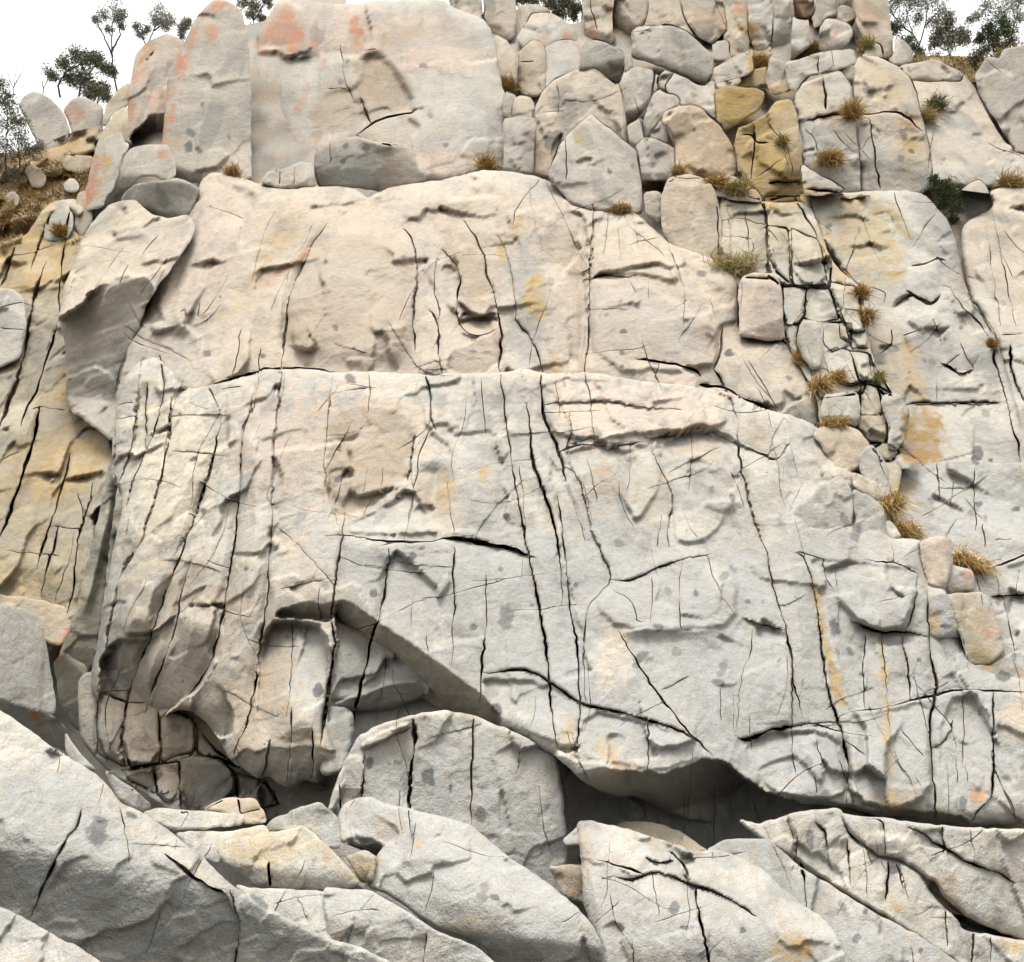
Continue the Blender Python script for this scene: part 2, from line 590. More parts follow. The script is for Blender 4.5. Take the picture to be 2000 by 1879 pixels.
bump(700, 560, 95, 120, 0, 26)
bump(590, 655, 26, 26, 0, 12)
bump(880, 610, 40, 60, 0, -10)
bump(930, 560, 34, 50, 10, 12)
bump(925, 640, 30, 26, 0, 10)
bump(1030, 560, 40, 110, -8, 14)
bump(1100, 480, 40, 90, -15, 10)
bump(1290, 620, 110, 60, 0, 10)
bump(1300, 735, 50, 22, 8, 12)
bump(740, 800, 70, 50, 0, 16)
bump(715, 900, 70, 70, 20, 12)
bump(850, 930, 30, 80, -8, -14)
bump(930, 800, 70, 60, 0, 12)
bump(925, 950, 40, 60, -10, 10)
bump(780, 1010, 60, 24, -20, -10)
bump(560, 900, 60, 90, 8, 14)
bump(470, 850, 40, 60, 12, 10)
bump(350, 950, 40, 120, 18, 16)
bump(490, 1010, 30, 40, 0, -10)
bump(600, 1110, 50, 30, 0, 10)
bump(850, 1150, 60, 60, 0, 10)
bump(800, 1140, 40, 50, 20, -8)
bump(980, 1150, 30, 60, 0, 8)
bump(1330, 1170, 110, 50, -8, 22)
bump(1190, 1200, 50, 40, 0, 12)
bump(1220, 1300, 60, 60, 0, 8)
bump(1400, 1290, 30, 40, 0, -12)
bump(1480, 1330, 30, 60, 0, 8)
bump(1370, 880, 60, 40, 0, 16)
bump(1160, 930, 40, 50, 0, 12)
bump(1220, 900, 35, 40, 0, -8)
bump(1390, 960, 50, 60, 0, 12)
bump(1340, 820, 60, 18, -8, 16)
bump(1470, 830, 30, 30, 0, 10)
bump(1600, 980, 60, 50, -20, 16)
bump(1720, 1170, 60, 50, 0, 14)
bump(1760, 1280, 40, 40, 0, 8)
bump(1680, 1320, 40, 50, 0, -8)
bump(1740, 1490, 60, 50, 0, 16)
bump(1590, 1490, 40, 40, 0, 12)
bump(1540, 1480, 14, 60, 0, 8)
bump(1250, 1440, 50, 40, 0, 12)
bump(1330, 1470, 40, 30, 20, 10)
bump(240, 1200, 40, 30, 20, 20)
bump(330, 1140, 30, 60, 20, 12)
bump(420, 1120, 30, 50, 10, 14)
bump(545, 1350, 45, 70, 0, 14)
bump(400, 1340, 30, 50, 20, -12)
bump(1800, 470, 50, 60, 0, 8)
bump(1700, 480, 60, 60, 0, -8)
bump(1800, 640, 60, 40, 20, 10)
bump(1875, 690, 30, 30, 0, 10)
bump(1870, 830, 60, 30, 0, 8)
bump(1800, 850, 40, 40, 0, -8)
bump(1850, 950, 60, 40, 0, 12)
bump(780, 100, 120, 60, 15, 18)
bump(870, 260, 60, 90, -20, 14)
bump(560, 180, 50, 110, 5, 12)
bump(690, 110, 26, 50, 0, -12)
bump(400, 200, 50, 120, 10, 10)
bump(430, 430, 40, 60, 20, 8)
bump(330, 560, 30, 70, 15, 10)
bump(345, 620, 16, 28, 5, 12)
bump(520, 560, 50, 60, 20, -10)
bump(800, 395, 60, 30, 5, 10)
bump(900, 400, 60, 40, -8, 8)
bump(1050, 420, 50, 40, 20, 8)

# ------------------------------------------------------------------ stains, lichen and weathering crusts, plus shade painted brown on some undersides: (outline, colour, strength, edge px)
STAIN = []


def stain(s, c, k, e=14):
    STAIN.append((s, c, min(1, k * (.95 if c is ORANGE else 1.35)), e))


stain('380,360 700,370 960,340 1120,400 1250,420 1430,530 1430,700 1150,720 850,725 560,715 400,745 300,680 330,500', PINK, .38, 60)
stain('570,560 640,450 780,450 830,560 830,715 600,715 560,660', TAN, .32, 30)
stain('860,470 940,480 970,570 930,600 890,560', TAN, .55, 20)
stain('870,590 930,610 975,610 972,690 900,655', TAN, .25, 20)
stain('565,610 600,605 622,650 615,680 560,672', TAN, .5, 10)
stain('580,418 548,450 500,520 455,600 440,620 480,600 540,520 580,450', OCHRE, .42, 22)
stain('612,468 585,505 545,530 505,558 495,570 545,545 595,512 615,480', ORANGE, .6, 7)
stain('1020,575 1035,545 1055,538 1060,580 1070,615 1045,625 1025,600', OCHRE, .85, 7)
stain('1005,430 1025,420 1020,455 1000,470', OCHRE, .7, 8)
stain('975,480 990,470 985,520 975,510', OCHRE, .6, 7)
stain('1000,470 1050,480 1060,700 1000,690 990,600', BLUE, .6, 30)
stain('1170,420 1280,480 1400,520 1420,600 1300,560 1180,520', CREAM, .6, 30)
stain('1160,640 1290,650 1300,690 1170,690', TAN, .25, 30)
stain('1360,630 1410,640 1405,700 1380,690', TAN, .55, 14)
stain('1180,560 1300,560 1390,640 1360,720 1250,700 1170,690 1160,600', GREY, .5, 40)
stain('1080,690 1100,680 1095,720 1070,725', OCHRE, .4, 9)
stain('470,780 640,770 830,760 830,930 640,1000 470,960', PINK, .5, 50)
stain('648,800 720,785 800,800 808,860 796,930 750,985 690,1012 640,1010 634,900', TAN, .6, 12)
stain('800,950 850,930 880,905 893,1000 888,1040 850,1030 815,990', TAN, .5, 12)
stain('855,935 880,905 878,960 868,1020', OCHRE, .45, 8)
stain('930,915 965,898 950,930 935,950', OCHRE, .6, 6)
stain('500,830 620,800 635,930 560,940 500,930', TAN, .22, 40)
stain('1060,730 1400,760 1420,850 1260,860 1090,870', PINK, .6, 40)
stain('1260,830 1380,810 1420,840 1330,845 1270,858', PINK, .8, 8)
stain('1150,905 1200,900 1205,970 1175,975', TAN, .5, 12)
stain('1310,870 1410,860 1400,910 1340,905', TAN, .4, 14)
stain('1210,940 1300,920 1300,1000 1240,1020', TAN, .3, 20)
stain('1460,800 1505,830 1500,880 1465,870', TAN, .5, 12)
stain('280,760 420,780 430,900 380,1100 250,1130 240,1000', (.60, .545, .43), .55, 40)
stain('250,1140 430,1100 520,1150 510,1400 400,1450 200,1400', TAN, .38, 40)
stain('440,1080 630,1060 650,1200 500,1200', CREAM, .35, 30)
stain('450,1350 520,1330 660,1440 620,1490 470,1490', TAN, .5, 24)
stain('190,1350 330,1370 400,1480 330,1560 200,1450', TAN, .45, 30)
stain('515,1215 570,1215 560,1400 500,1400', TAN, .4, 18)
stain('540,1100 610,1060 580,1030 520,1040', CREAM, .4, 14)
stain('525,1204 588,1176 641,1184 666,1163 741,1216 789,1249 867,1302 938,1350 1000,1425 940,1410 865,1385 800,1300 744,1267 716,1277 651,1221', BROWN, .35, 6)  # underside of the arch and diagonal overhang: shade put into the stone colour
stain('1100,1400 1128,1410 1130,1475 1100,1462', OCHRE, .5, 10)
stain('1165,1440 1185,1430 1215,1470 1210,1495 1160,1480', OCHRE, .45, 8)
stain('1190,1490 1240,1490 1250,1515 1200,1510', RUST, .45, 8)
stain('1582,1112 1595,1130 1610,1200 1622,1270 1650,1340 1655,1385 1632,1385 1618,1320 1600,1230', (.36, .27, .15), .72, 4)
stain('1715,1240 1728,1240 1735,1340 1738,1400 1745,1560 1735,1560 1725,1420', OCHRE, .5, 6)
stain('1725,1560 1760,1570 1755,1590 1725,1592', OCHRE, .5, 8)
stain('1700,1545 1790,1540 1820,1530 1800,1590 1720,1590', BROWN, .35, 14)  # shaded rounding of the lower lip, painted as a brown tone
stain('1885,1545 1915,1538 1925,1570 1895,1578', RUST, .6, 7)
stain('560,1060 1000,1060 1500,1080 1800,1100 1980,1300 1980,1590 1500,1560 1250,1490 1000,1400 700,1150', (.355, .36, .35), .75, 60)
stain('1740,920 2000,910 2000,1300 1880,1250 1780,1050', (.40, .405, .395), .6, 40)
stain('0,1400 450,1740 800,1880 0,1880', (.33, .335, .32), .8, 40)
stain('700,1420 1080,1470 1180,1800 1600,1820 1900,1880 600,1880 650,1600', (.37, .372, .36), .65, 50)
stain('690,1060 980,1090 1000,1300 800,1250', GREY, .55, 60)
stain('1180,1180 1240,1240 1210,1380 1160,1340', CREAM, .45, 24)
stain('1520,1100 1800,1070 1810,1340 1560,1380', GREY, .35, 60)
# boulders at the top
stain('541,10 575,15 600,60 580,100 565,110 545,95 525,80 510,105 505,95 520,50', ORANGE, .85, 10)
stain('560,60 600,50 600,80 580,110 560,108', ORANGE, .7, 8)
stain('690,35 705,45 712,85 700,105 690,95 682,60', ORANGE, .95, 6)
stain('610,60 625,50 615,110 605,90', ORANGE, .7, 6)
stain('630,110 645,75 640,120 625,140', ORANGE, .5, 6)
stain('600,165 605,180 590,210 570,225 585,190', ORANGE, .5, 7)
stain('620,165 632,170 628,185 620,180', ORANGE, .55, 4)
stain('700,105 740,95 780,140 815,210 755,228 722,243 690,268 615,270 603,210 640,165 700,165', TAN, .65, 12)
stain('720,150 760,130 770,160 730,180', OCHRE, .35, 16)
stain('740,85 770,60 830,50 800,80 755,100', OCHRE, .35, 14)
stain('520,270 600,265 615,300 540,325', BROWN, .3, 18)
stain('735,275 800,285 800,340 740,360', BROWN, .35, 16)
stain('690,262 760,230 820,215 790,280', CREAM, .5, 10)
stain('620,300 720,300 730,370 630,360', BLUE, .6, 14)
stain('425,0 455,5 475,30 440,10 412,25 392,50 372,100 340,160 330,210 318,270 313,318 322,260 330,190 345,140 365,80 390,25', ORANGE, .85, 8)
stain('395,40 430,60 420,85 395,75', ORANGE, .75, 6)
stain('345,110 362,100 370,145 355,160 340,150', ORANGE, .7, 7)
stain('330,200 350,205 335,240 325,230', ORANGE, .75, 5)
stain('320,260 345,265 370,300 320,315', TAN, .5, 14)
stain('250,190 258,150 275,130 265,170 258,210 255,250', ORANGE, .8, 6)
stain('265,110 290,90 310,95 290,110 270,130', RUST, .5, 6)
stain('262,140 290,120 300,140 280,165', ORANGE, .4, 10)
stain('280,170 320,170 320,215 290,200', ORANGE, .35, 14)
stain('160,405 170,365 182,330 188,300 195,315 185,370 172,400', ORANGE, .9, 6)
stain('200,290 215,300 205,360 180,400 175,390 195,340', OCHRE, .7, 8)
stain('110,1295 128,1230 135,1220 125,1260 113,1300', ORANGE, .95, 4)
stain('55,1398 85,1388 90,1402 65,1412', RUST, .9, 5)
stain('130,200 155,195 165,230 150,240 138,225', ORANGE, .55, 8)
stain('110,290 125,280 120,305 85,295', OCHRE, .5, 8)
stain('1148,50 1160,35 1168,78 1150,78', ORANGE, .85, 6)
stain('1045,70 1070,60 1075,85 1040,85', ORANGE, .6, 8)
stain('1095,75 1110,60 1130,80 1100,82', ORANGE, .65, 7)
stain('1025,100 1035,95 1035,105', ORANGE, .7, 4)
stain('1395,20 1415,30 1418,70 1395,60', ORANGE, .5, 12)
stain('1430,10 1450,15 1455,33 1432,33', ORANGE, .7, 8)
stain('1200,55 1220,60 1210,70 1200,70', OCHRE, .6, 6)
stain('1130,250 1142,270 1135,290 1120,270', OCHRE, .6, 7)
stain('1297,210 1400,205 1440,300 1430,340 1330,340 1310,270', (.50, .385, .27), .55, 20)
stain('1395,165 1500,165 1490,250 1405,255', MUSTARD, .85, 14)
stain('1440,40 1480,60 1500,110 1480,150 1440,160 1470,130 1465,80', MUSTARD, .7, 12)
stain('1430,230 1470,250 1520,230 1550,300 1560,400 1500,410 1450,350', OCHRE, .7, 18)
stain('1470,250 1490,245 1500,330 1490,380 1475,350', MUSTARD, .6, 8)
stain('1500,300 1520,300 1530,390 1510,395', (.40, .27, .10), .7, 8)
stain('1590,440 1612,440 1640,520 1690,590 1680,620 1640,560', OCHRE, .45, 12)
stain('1560,370 1640,378 1640,400 1570,400', OCHRE, .4, 10)
stain('1690,120 1760,140 1790,200 1700,170', OCHRE, .3, 20)
stain('1500,320 1570,340 1570,430 1510,400', OCHRE, .5, 18)
stain('1500,160 1540,165 1540,190 1500,200', OCHRE, .6, 10)
stain('1550,5 1580,0 1590,25 1560,32', ORANGE, .6, 8)
stain('1605,95 1630,60 1632,75 1615,95', ORANGE, .65, 6)
stain('1665,0 1700,0 1700,85 1680,50', ORANGE, .35, 14)
stain('1755,235 1785,240 1790,290 1770,310 1760,270', OCHRE, .65, 12)
stain('1720,215 1790,225 1815,340 1750,360 1740,280', OCHRE, .25, 24)
stain('1565,170 1610,165 1615,220 1565,230', OCHRE, .3, 18)
stain('1632,390 1720,376 1745,460 1742,562 1665,552 1640,470', (.40, .325, .205), .62, 14)
stain('1735,400 1760,420 1785,470 1770,475 1745,440', MUSTARD, .55, 8)
stain('1736,470 1765,470 1765,550 1738,550', OCHRE, .5, 8)
stain('1600,420 1650,390 1640,520 1610,480', CREAM, .4, 20)
stain('1690,640 1760,650 1770,720 1790,800 1740,770 1700,720', (.42, .35, .25), .5, 20)
stain('1760,660 1780,660 1800,720 1815,785 1775,785 1778,720', (.42, .33, .20), .6, 9)
stain('1765,800 1830,795 1840,850 1842,898 1780,905 1755,880 1772,850', (.33, .22, .095), .72, 9)
stain('1745,940 1790,945 1780,985 1745,975', OCHRE, .6, 12)
stain('1900,500 1990,450 1990,640 1930,600', CREAM, .25, 30)
stain('1870,560 1890,490 1900,570 1890,580', TAN, .4, 12)
stain('1855,1160 1900,1150 1945,1200 1960,1280 1930,1300 1900,1290 1880,1220', OCHRE, .4, 14)
stain('1905,1170 1930,1180 1940,1260 1925,1240', ORANGE, .55, 7)
stain('1880,1120 1895,1115 1895,1150 1885,1150', ORANGE, .6, 6)
stain('1800,1050 1860,1050 1862,1100 1845,1150 1810,1140', (.56, .45, .35), .6, 12)
stain('1810,1200 1830,1190 1835,1240 1815,1245', OCHRE, .6, 6)
stain('1895,1270 1935,1270 1940,1300 1895,1300', MUSTARD, .5, 10)
stain('1940,1400 2005,1340 2005,1420 1960,1450', (.52, .43, .33), .5, 20)
# foreground
stain('425,1640 560,1622 620,1650 560,1690 450,1680', OCHRE, .4, 14)
stain('560,1610 600,1612 700,1710 690,1730 600,1660', OCHRE, .3, 10)
stain('674,1672 739,1674 722,1722 704,1724', OCHRE, .45, 12)
stain('330,1655 400,1690 440,1730 430,1740 370,1700', CREAM, .6, 10)
stain('190,1540 300,1620 330,1670 240,1600', CREAM, .35, 30)
stain('1500,1835 1530,1815 1570,1835 1590,1880 1500,1880', (.34, .25, .13), .7, 12)
stain('1080,1685 1140,1690 1135,1760 1095,1740', TAN, .7, 8)
stain('870,1800 930,1790 970,1820 920,1830', OCHRE, .3, 14)
stain('810,1630 825,1615 822,1650 812,1660', OCHRE, .5, 5)
stain('720,1600 780,1600 790,1640 730,1640', TAN, .35, 14)
stain('1720,1730 1760,1760 1760,1790 1725,1770', OCHRE, .4, 10)
stain('1810,1740 1840,1690 1880,1760 1900,1770 1870,1790', BROWN, .45, 10)
stain('1530,1600 1575,1590 1570,1650 1540,1680', TAN, .3, 14)
stain('1200,1605 1290,1610 1380,1660 1300,1655', (.40, .34, .24), .5, 12)
stain('1130,1605 1155,1640 1158,1740 1140,1720', TAN, .45, 6)
stain('1960,1820 1995,1830 1990,1860 1960,1860', OCHRE, .5, 10)

STAIN.sort(key=lambda t: -t[3])      # broad weathering first, small marks over it

# dark inclusions in the granite: x, y, half length, half width, angle
INC = ('685,740,11,9,20 988,1212,16,25,5 1412,1305,10,22,25 1398,1332,14,9,10 1250,1285,16,9,-40 1242,1300,9,6,0 1323,1272,9,8,0 1164,843,9,14,-30 '
       '1103,752,5,9,-20 1210,1061,9,8,20 1277,707,11,5,5 1195,712,7,4,-10 1214,716,6,4,10 1215,688,6,6,0 1184,615,6,4,-40 1172,617,3,4,0 '
       '1218,647,6,4,0 1212,590,4,3,0 1285,870,6,8,20 1288,1225,10,6,5 1306,1156,7,9,-20 1358,1158,5,8,-20 1415,1124,11,6,-35 1431,1112,10,6,40 '
       '1650,1015,8,16,-15 1672,1035,9,20,10 1630,1223,10,15,-15 1636,1275,5,10,-20 1660,1272,5,9,-30 1684,1316,5,3,0 1725,1305,4,3,20 1568,1332,4,5,0 '
       '190,1625,21,28,10 190,1632,14,16,0 258,1591,13,7,20 505,1760,18,8,40 630,1870,14,6,30 1577,1490,13,15,-20 1582,1640,8,22,-5 1745,1700,11,7,10 '
       '1645,1768,6,12,-25 1690,1780,5,6,0 1675,1830,11,12,0 1798,1857,3,7,0 1765,1858,3,5,0 1907,1862,6,7,-30 1318,1774,9,13,10 1338,1812,11,7,20 '
       '1450,1817,5,5,0 835,1515,15,20,-15 880,1540,6,10,5 937,1590,12,15,0 722,1490,6,10,10 775,1490,6,4,20 940,1750,13,7,30 965,1753,9,6,15 '
       '945,1732,9,8,0 1535,1565,0,0,0 1610,1552,12,11,0 1880,1570,7,14,-10 1815,1576,5,5,0 1645,1650,5,6,0 1900,1000,10,6,-20 1913,985,8,7,0 '
       '1925,1012,5,8,0 1905,900,7,9,-30 1820,1005,8,4,0 1815,975,4,4,0 1985,995,8,5,-10 1925,808,6,9,-40 1910,885,9,12,-40 1935,900,5,4,0 '
       '1618,441,7,5,-15 1780,190,0,0,0 1765,265,6,10,-30 1760,310,9,7,0 1780,295,8,5,40 1775,135,5,8,-20 1700,180,12,10,0 '
       '715,290,6,8,10 675,285,5,5,0 665,158,7,7,0 678,118,5,4,0 828,130,7,5,20 840,225,5,10,-20 870,283,6,4,10 367,285,8,10,0 372,260,9,7,30 447,267,4,8,-20 '
       '350,60,0,0,0 1355,185,7,5,20 1268,60,6,5,0 1352,60,5,6,0 1235,325,3,6,-10 1190,335,4,7,-20 1080,275,14,20,20 1370,535,10,7,0 1395,530,8,5,10 '
       '1385,655,8,5,20 1425,690,9,7,30 790,503,9,4,5 797,665,5,3,10 924,686,9,4,0 925,662,7,5,0 655,640,5,9,-20 512,695,7,5,0 925,792,6,3,-30 '
       '660,935,9,7,-30 505,855,5,3,0 825,1070,8,5,-10 805,1085,8,7,-40 760,1090,5,7,-30 730,1160,7,8,-30 925,1224,7,5,10 978,1112,6,4,0 970,1385,11,12,-20 '
       '590,1240,6,10,-10 560,1245,5,4,0 755,1285,9,8,20 755,1302,8,6,0 672,1325,6,5,20 693,1330,5,4,0 620,1350,9,12,0 590,1415,12,6,0 345,1420,11,9,0 '
       '480,1110,6,5,0 475,1050,0,0,0 405,690,8,6,20 430,580,5,4,0 400,520,5,3,-30 345,520,4,3,0 1038,1183,4,4,30 1125,1143,5,5,0 1152,982,4,4,10 '
       '1390,955,5,8,-20 1430,972,5,7,-20 1300,985,0,0,0 1462,1175,5,4,0 1490,1175,4,5,0 1540,1200,0,0,0 1862,1315,8,5,-20 1960,1320,14,9,0 1795,1290,4,5,0 '
       '1770,640,0,0,0 1820,705,7,5,30 1805,705,4,3,0 1877,640,4,4,0 1845,662,3,3,0 1540,738,7,4,20 1776,727,4,4,0 1720,705,12,14,10 1740,680,16,9,20 '
       '1970,1180,8,12,20 1950,1175,5,9,0 230,1390,0,0,0 60,600,10,8,0 1240,790,0,0,0 1330,840,0,0,0')

# ------------------------------------------------------------------ ribs (height > 0) and furrows (height < 0): (points, height px, half width px)
RIB = []


def rib(s, h, w):
    RIB.append((s, h, w))


rib('375,820 345,950 300,1080 262,1200 232,1300 215,1370', 20, 26)
rib('395,1000 365,1080 330,1200 300,1290 270,1370', 12, 14)
rib('440,860 425,1000 405,1100 385,1200 355,1310', 16, 22)
rib('500,850 500,1000 490,1100 475,1200 450,1310 425,1400', 20, 24)
rib('590,1225 578,1330 560,1450', 16, 34)
rib('403,940 370,1036 322,1161 284,1267 252,1348', -12, 9)
rib('471,940 462,1041 443,1154 423,1255 390,1330', -10, 9)
rib('531,1000 525,1091 515,1212 500,1330 483,1410', -10, 9)
rib('845,900 850,960 852,1035', -20, 26)
rib('930,830 945,930 950,1040', 12, 30)
rib('1070,960 1085,1060 1100,1180 1125,1290 1130,1400', -10, 14)
rib('1010,430 1030,520 1040,650', 14, 22)
rib('400,350 360,460 320,580 262,720', 18, 34)
rib('560,430 520,500 460,610', -14, 26)
rib('815,470 840,540 838,700', -14, 18)
rib('640,440 600,505 570,560 555,640 550,710', -12, 8)
rib('1155,420 1152,540 1150,720', -14, 12)
rib('1120,440 1130,560 1140,700', -10, 16)
rib('1050,735 1062,810 1090,880', -10, 10)
rib('1290,900 1312,970 1306,1060', -14, 16)
rib('1450,900 1470,1000 1500,1090', -10, 14)
rib('1240,880 1225,960 1235,1030', -10, 16)
rib('1545,1100 1555,1200 1575,1300', 8, 20)
rib('1590,1130 1612,1270 1640,1380', -6, 10)
rib('1700,1120 1690,1200', -8, 16)
rib('1815,1250 1825,1360 1820,1560', -8, 10)
rib('1650,1440 1655,1560', -8, 10)
rib('1545,1430 1550,1530', -6, 10)
rib('1190,1150 1230,1125 1330,1095 1410,1085', 8, 16)
rib('1200,1236 1290,1228 1420,1232', 10, 12)
rib('760,1090 745,1190 730,1240', -8, 8)
rib('665,1050 655,1150', -6, 8)
rib('1885,580 1935,660 1950,760 1985,860', -14, 14)
rib('1800,600 1850,640 1920,720', 10, 24)
rib('1760,400 1800,470 1830,560', 8, 26)
rib('1640,400 1650,540', -8, 24)
rib('220,960 195,1080 165,1200', 14, 8)
rib('100,640 70,770 40,900', 12, 14)
rib('150,900 120,1020 90,1150', 10, 14)
rib('60,880 20,1000', 10, 12)
rib('200,900 170,1050 145,1180', 10, 12)

# ------------------------------------------------------------------ materials
def new_mat(name):
    m = bpy.data.materials.new(name)
    m.use_nodes = True
    nt = m.node_tree
    b = nt.nodes['Principled BSDF']
    return m, nt, b


def nd(nt, t, **kw):
    n = nt.nodes.new(t)
    for k, v in kw.items():
        if k in ('operation', 'blend_type', 'data_type', 'feature', 'noise_type', 'attribute_name', 'distance', 'musgrave_type', 'interpolation_type'):
            setattr(n, k, v)
        else:
            n.inputs[k].default_value = v
    return n


def rng(nt, src, a, b, c, d):
    n = nt.nodes.new('ShaderNodeMapRange')
    n.inputs['From Min'].default_value = a
    n.inputs['From Max'].default_value = b
    n.inputs['To Min'].default_value = c
    n.inputs['To Max'].default_value = d
    nt.links.new(src, n.inputs['Value'])
    return n.outputs['Result']


def mix(nt, fac, a, b, mode='MIX'):
    n = nt.nodes.new('ShaderNodeMix')
    n.data_type = 'RGBA'
    n.blend_type = mode
    for sock, v in ((n.inputs[0], fac), (n.inputs[6], a), (n.inputs[7], b)):
        if hasattr(v, 'is_linked'):
            nt.links.new(v, sock)
        else:
            sock.default_value = v if not isinstance(v, tuple) else (*v, 1.0)
    return n.outputs[2]


def math_(nt, op, a, b=None):
    n = nt.nodes.new('ShaderNodeMath')
    n.operation = op
    for i, v in enumerate((a, b)):
        if v is None:
            continue
        if hasattr(v, 'is_linked'):
            nt.links.new(v, n.inputs[i])
        else:
            n.inputs[i].default_value = v
    return n.outputs[0]


def granite():
    m, nt, b = new_mat('granite')
    L = nt.links
    at = nd(nt, 'ShaderNodeAttribute', attribute_name='Col')
    geo = nt.nodes.new('ShaderNodeNewGeometry')
    pos = geo.outputs['Position']

    def noise(scale, detail=4, rough=.55, dist=0.0, src=pos):
        n = nd(nt, 'ShaderNodeTexNoise', Scale=scale, Detail=detail, Roughness=rough, Distortion=dist)
        L.new(src, n.inputs['Vector'])
        return n
    n2 = noise(9, 4, .62)
    n3 = noise(60, 2, .7)
    n4 = noise(210, 1, .6)
    col = at.outputs['Color']
    col = mix(nt, rng(nt, n2.outputs['Fac'], .42, .74, 0, .7), col, (.90, .82, .72), 'MULTIPLY')
    col = mix(nt, 1.0, col, mix(nt, rng(nt, n3.outputs['Fac'], .3, .7, 0, 1), (.87, .87, .87), (1.10, 1.10, 1.09)), 'MULTIPLY')
    col = mix(nt, 1.0, col, mix(nt, rng(nt, n4.outputs['Fac'], .3, .7, 0, 1), (.86, .86, .87), (1.11, 1.11, 1.10)), 'MULTIPLY')
    # small dark inclusions and pits
    vo = nd(nt, 'ShaderNodeTexVoronoi', Scale=5.5)
    wa = nd(nt, 'ShaderNodeVectorMath', operation='MULTIPLY_ADD')
    L.new(n2.outputs['Color'], wa.inputs[0])
    wa.inputs[1].default_value = (.10, .10, .10)
    L.new(pos, wa.inputs[2])
    L.new(wa.outputs[0], vo.inputs['Vector'])
    sep = nt.nodes.new('ShaderNodeSeparateColor')
    L.new(vo.outputs['Color'], sep.inputs[0])
    rad = rng(nt, sep.outputs[0], .6, 1.0, 0.0, .15)
    inside = rng(nt, math_(nt, 'SUBTRACT', rad, vo.outputs['Distance']), 0.0, .02, 0, .55)
    col = mix(nt, inside, col, (.17, .17, .17))
    L.new(col, b.inputs['Base Color'])
    b.inputs['Roughness'].default_value = .9
    b.inputs['Specular IOR Level'].default_value = .2
    h = math_(nt, 'MULTIPLY', n2.outputs['Fac'], .034)
    h = math_(nt, 'ADD', h, math_(nt, 'MULTIPLY', n3.outputs['Fac'], .010))
    bp = nd(nt, 'ShaderNodeBump', Strength=.9, Distance=1.0)
    L.new(h, bp.inputs['Height'])
    L.new(bp.outputs['Normal'], b.inputs['Normal'])
    return m


GRANITE = granite()

# ------------------------------------------------------------------ rock builder
rs = np.random.RandomState(5)
CRK = []
for (s, w, d, sw, sdp) in CR:
    P = chaikin(pts(s), False)
    P = resample(P, 9, False)
    j = np.stack([vnoise(np.c_[P * .09, np.full(len(P), 3.1)], 31), vnoise(np.c_[P * .09, np.full(len(P), 9.4)], 37)], -1)
    P = P + j * 2.6
    lev = rs.uniform(5, 14) * rs.choice([-1, 1]) if w > 2 else rs.uniform(-2, 2)
    CRK.append((P, w, d, sw, sdp, P.min(0) - 74, P.max(0) + 74, lev))
rc = np.random.RandomState(11)
for _ in range(290):      # further hairline joints, mostly along the two joint directions of the cliff
    x, y = rc.uniform(230, 1990), rc.uniform(20, 1860)
    if (y < 370 and x < 1000) or (y > 1600 and x < 1100 and rc.rand() < .75):      # the large boulders are sound
        continue
    vx, vy = x - 1000.0, y + 600.0
    a0 = math.atan2(vy, vx) + (rc.choice([0, 0, 0, 1.5, 1.25]) + rc.normal(0, .10))
    ln, Pc, an = rc.uniform(30, 170), [[x, y]], a0
    for k in range(int(ln / 9) + 2):
        an += rc.normal(0, .10)
        Pc.append([Pc[-1][0] + 9 * math.cos(an), Pc[-1][1] + 9 * math.sin(an)])
    P = np.array(Pc)
    CRK.append((P, rc.uniform(.6, 1.7), 3, 5, rc.uniform(.2, .8), P.min(0) - 40, P.max(0) + 40, rc.uniform(-4, 4)))
LDG = [(resample(pts(s), 9, False), h, L) for (s, h, L) in LEDGE]
RIBS = []
for (s, h, w) in RIB:
    P = resample(chaikin(pts(s), False), 10, False)
    P = P + 3.0 * np.stack([vnoise(np.c_[P * .05, np.full(len(P), 3.1)], 131), vnoise(np.c_[P * .05, np.full(len(P), 9.4)], 137)], -1)
    RIBS.append((P, h, w, P.min(0) - 2 * w, P.max(0) + 2 * w))
STN = []
for (s, c, k, e) in STAIN:
    P = resample(chaikin(pts(s), True), max(10, e * .5), True)
    STN.append((P, np.array(c), k, e, P.min(0) - 3 * e, P.max(0) + 3 * e))
INCL = [[float(v) for v in p.split(',')] for p in INC.split()]


def sd_grid(Q, P, maxd=130.0):
    """signed distance to a closed outline (inside > 0), capped at maxd"""
    best = np.full(len(Q), maxd)
    near = Q.copy()
    A, B = P, np.roll(P, -1, 0)
    x, y = Q[:, 0], Q[:, 1]
    for a, b in zip(A, B):
        lo, hi = np.minimum(a, b) - maxd, np.maximum(a, b) + maxd
        idx = np.nonzero((x > lo[0]) & (x < hi[0]) & (y > lo[1]) & (y < hi[1]))[0]
        if len(idx) == 0:
            continue
        d = b - a
        q = Q[idx]
        t = np.clip(((q - a) @ d) / (d @ d + 1e-9), 0, 1)
        N = a + t[:, None] * d
        dist = np.hypot(*(q - N).T)
        m = dist < best[idx]
        best[idx[m]] = dist[m]
        near[idx[m]] = N[m]
    return np.where(in_poly(Q, P), best, -best), near


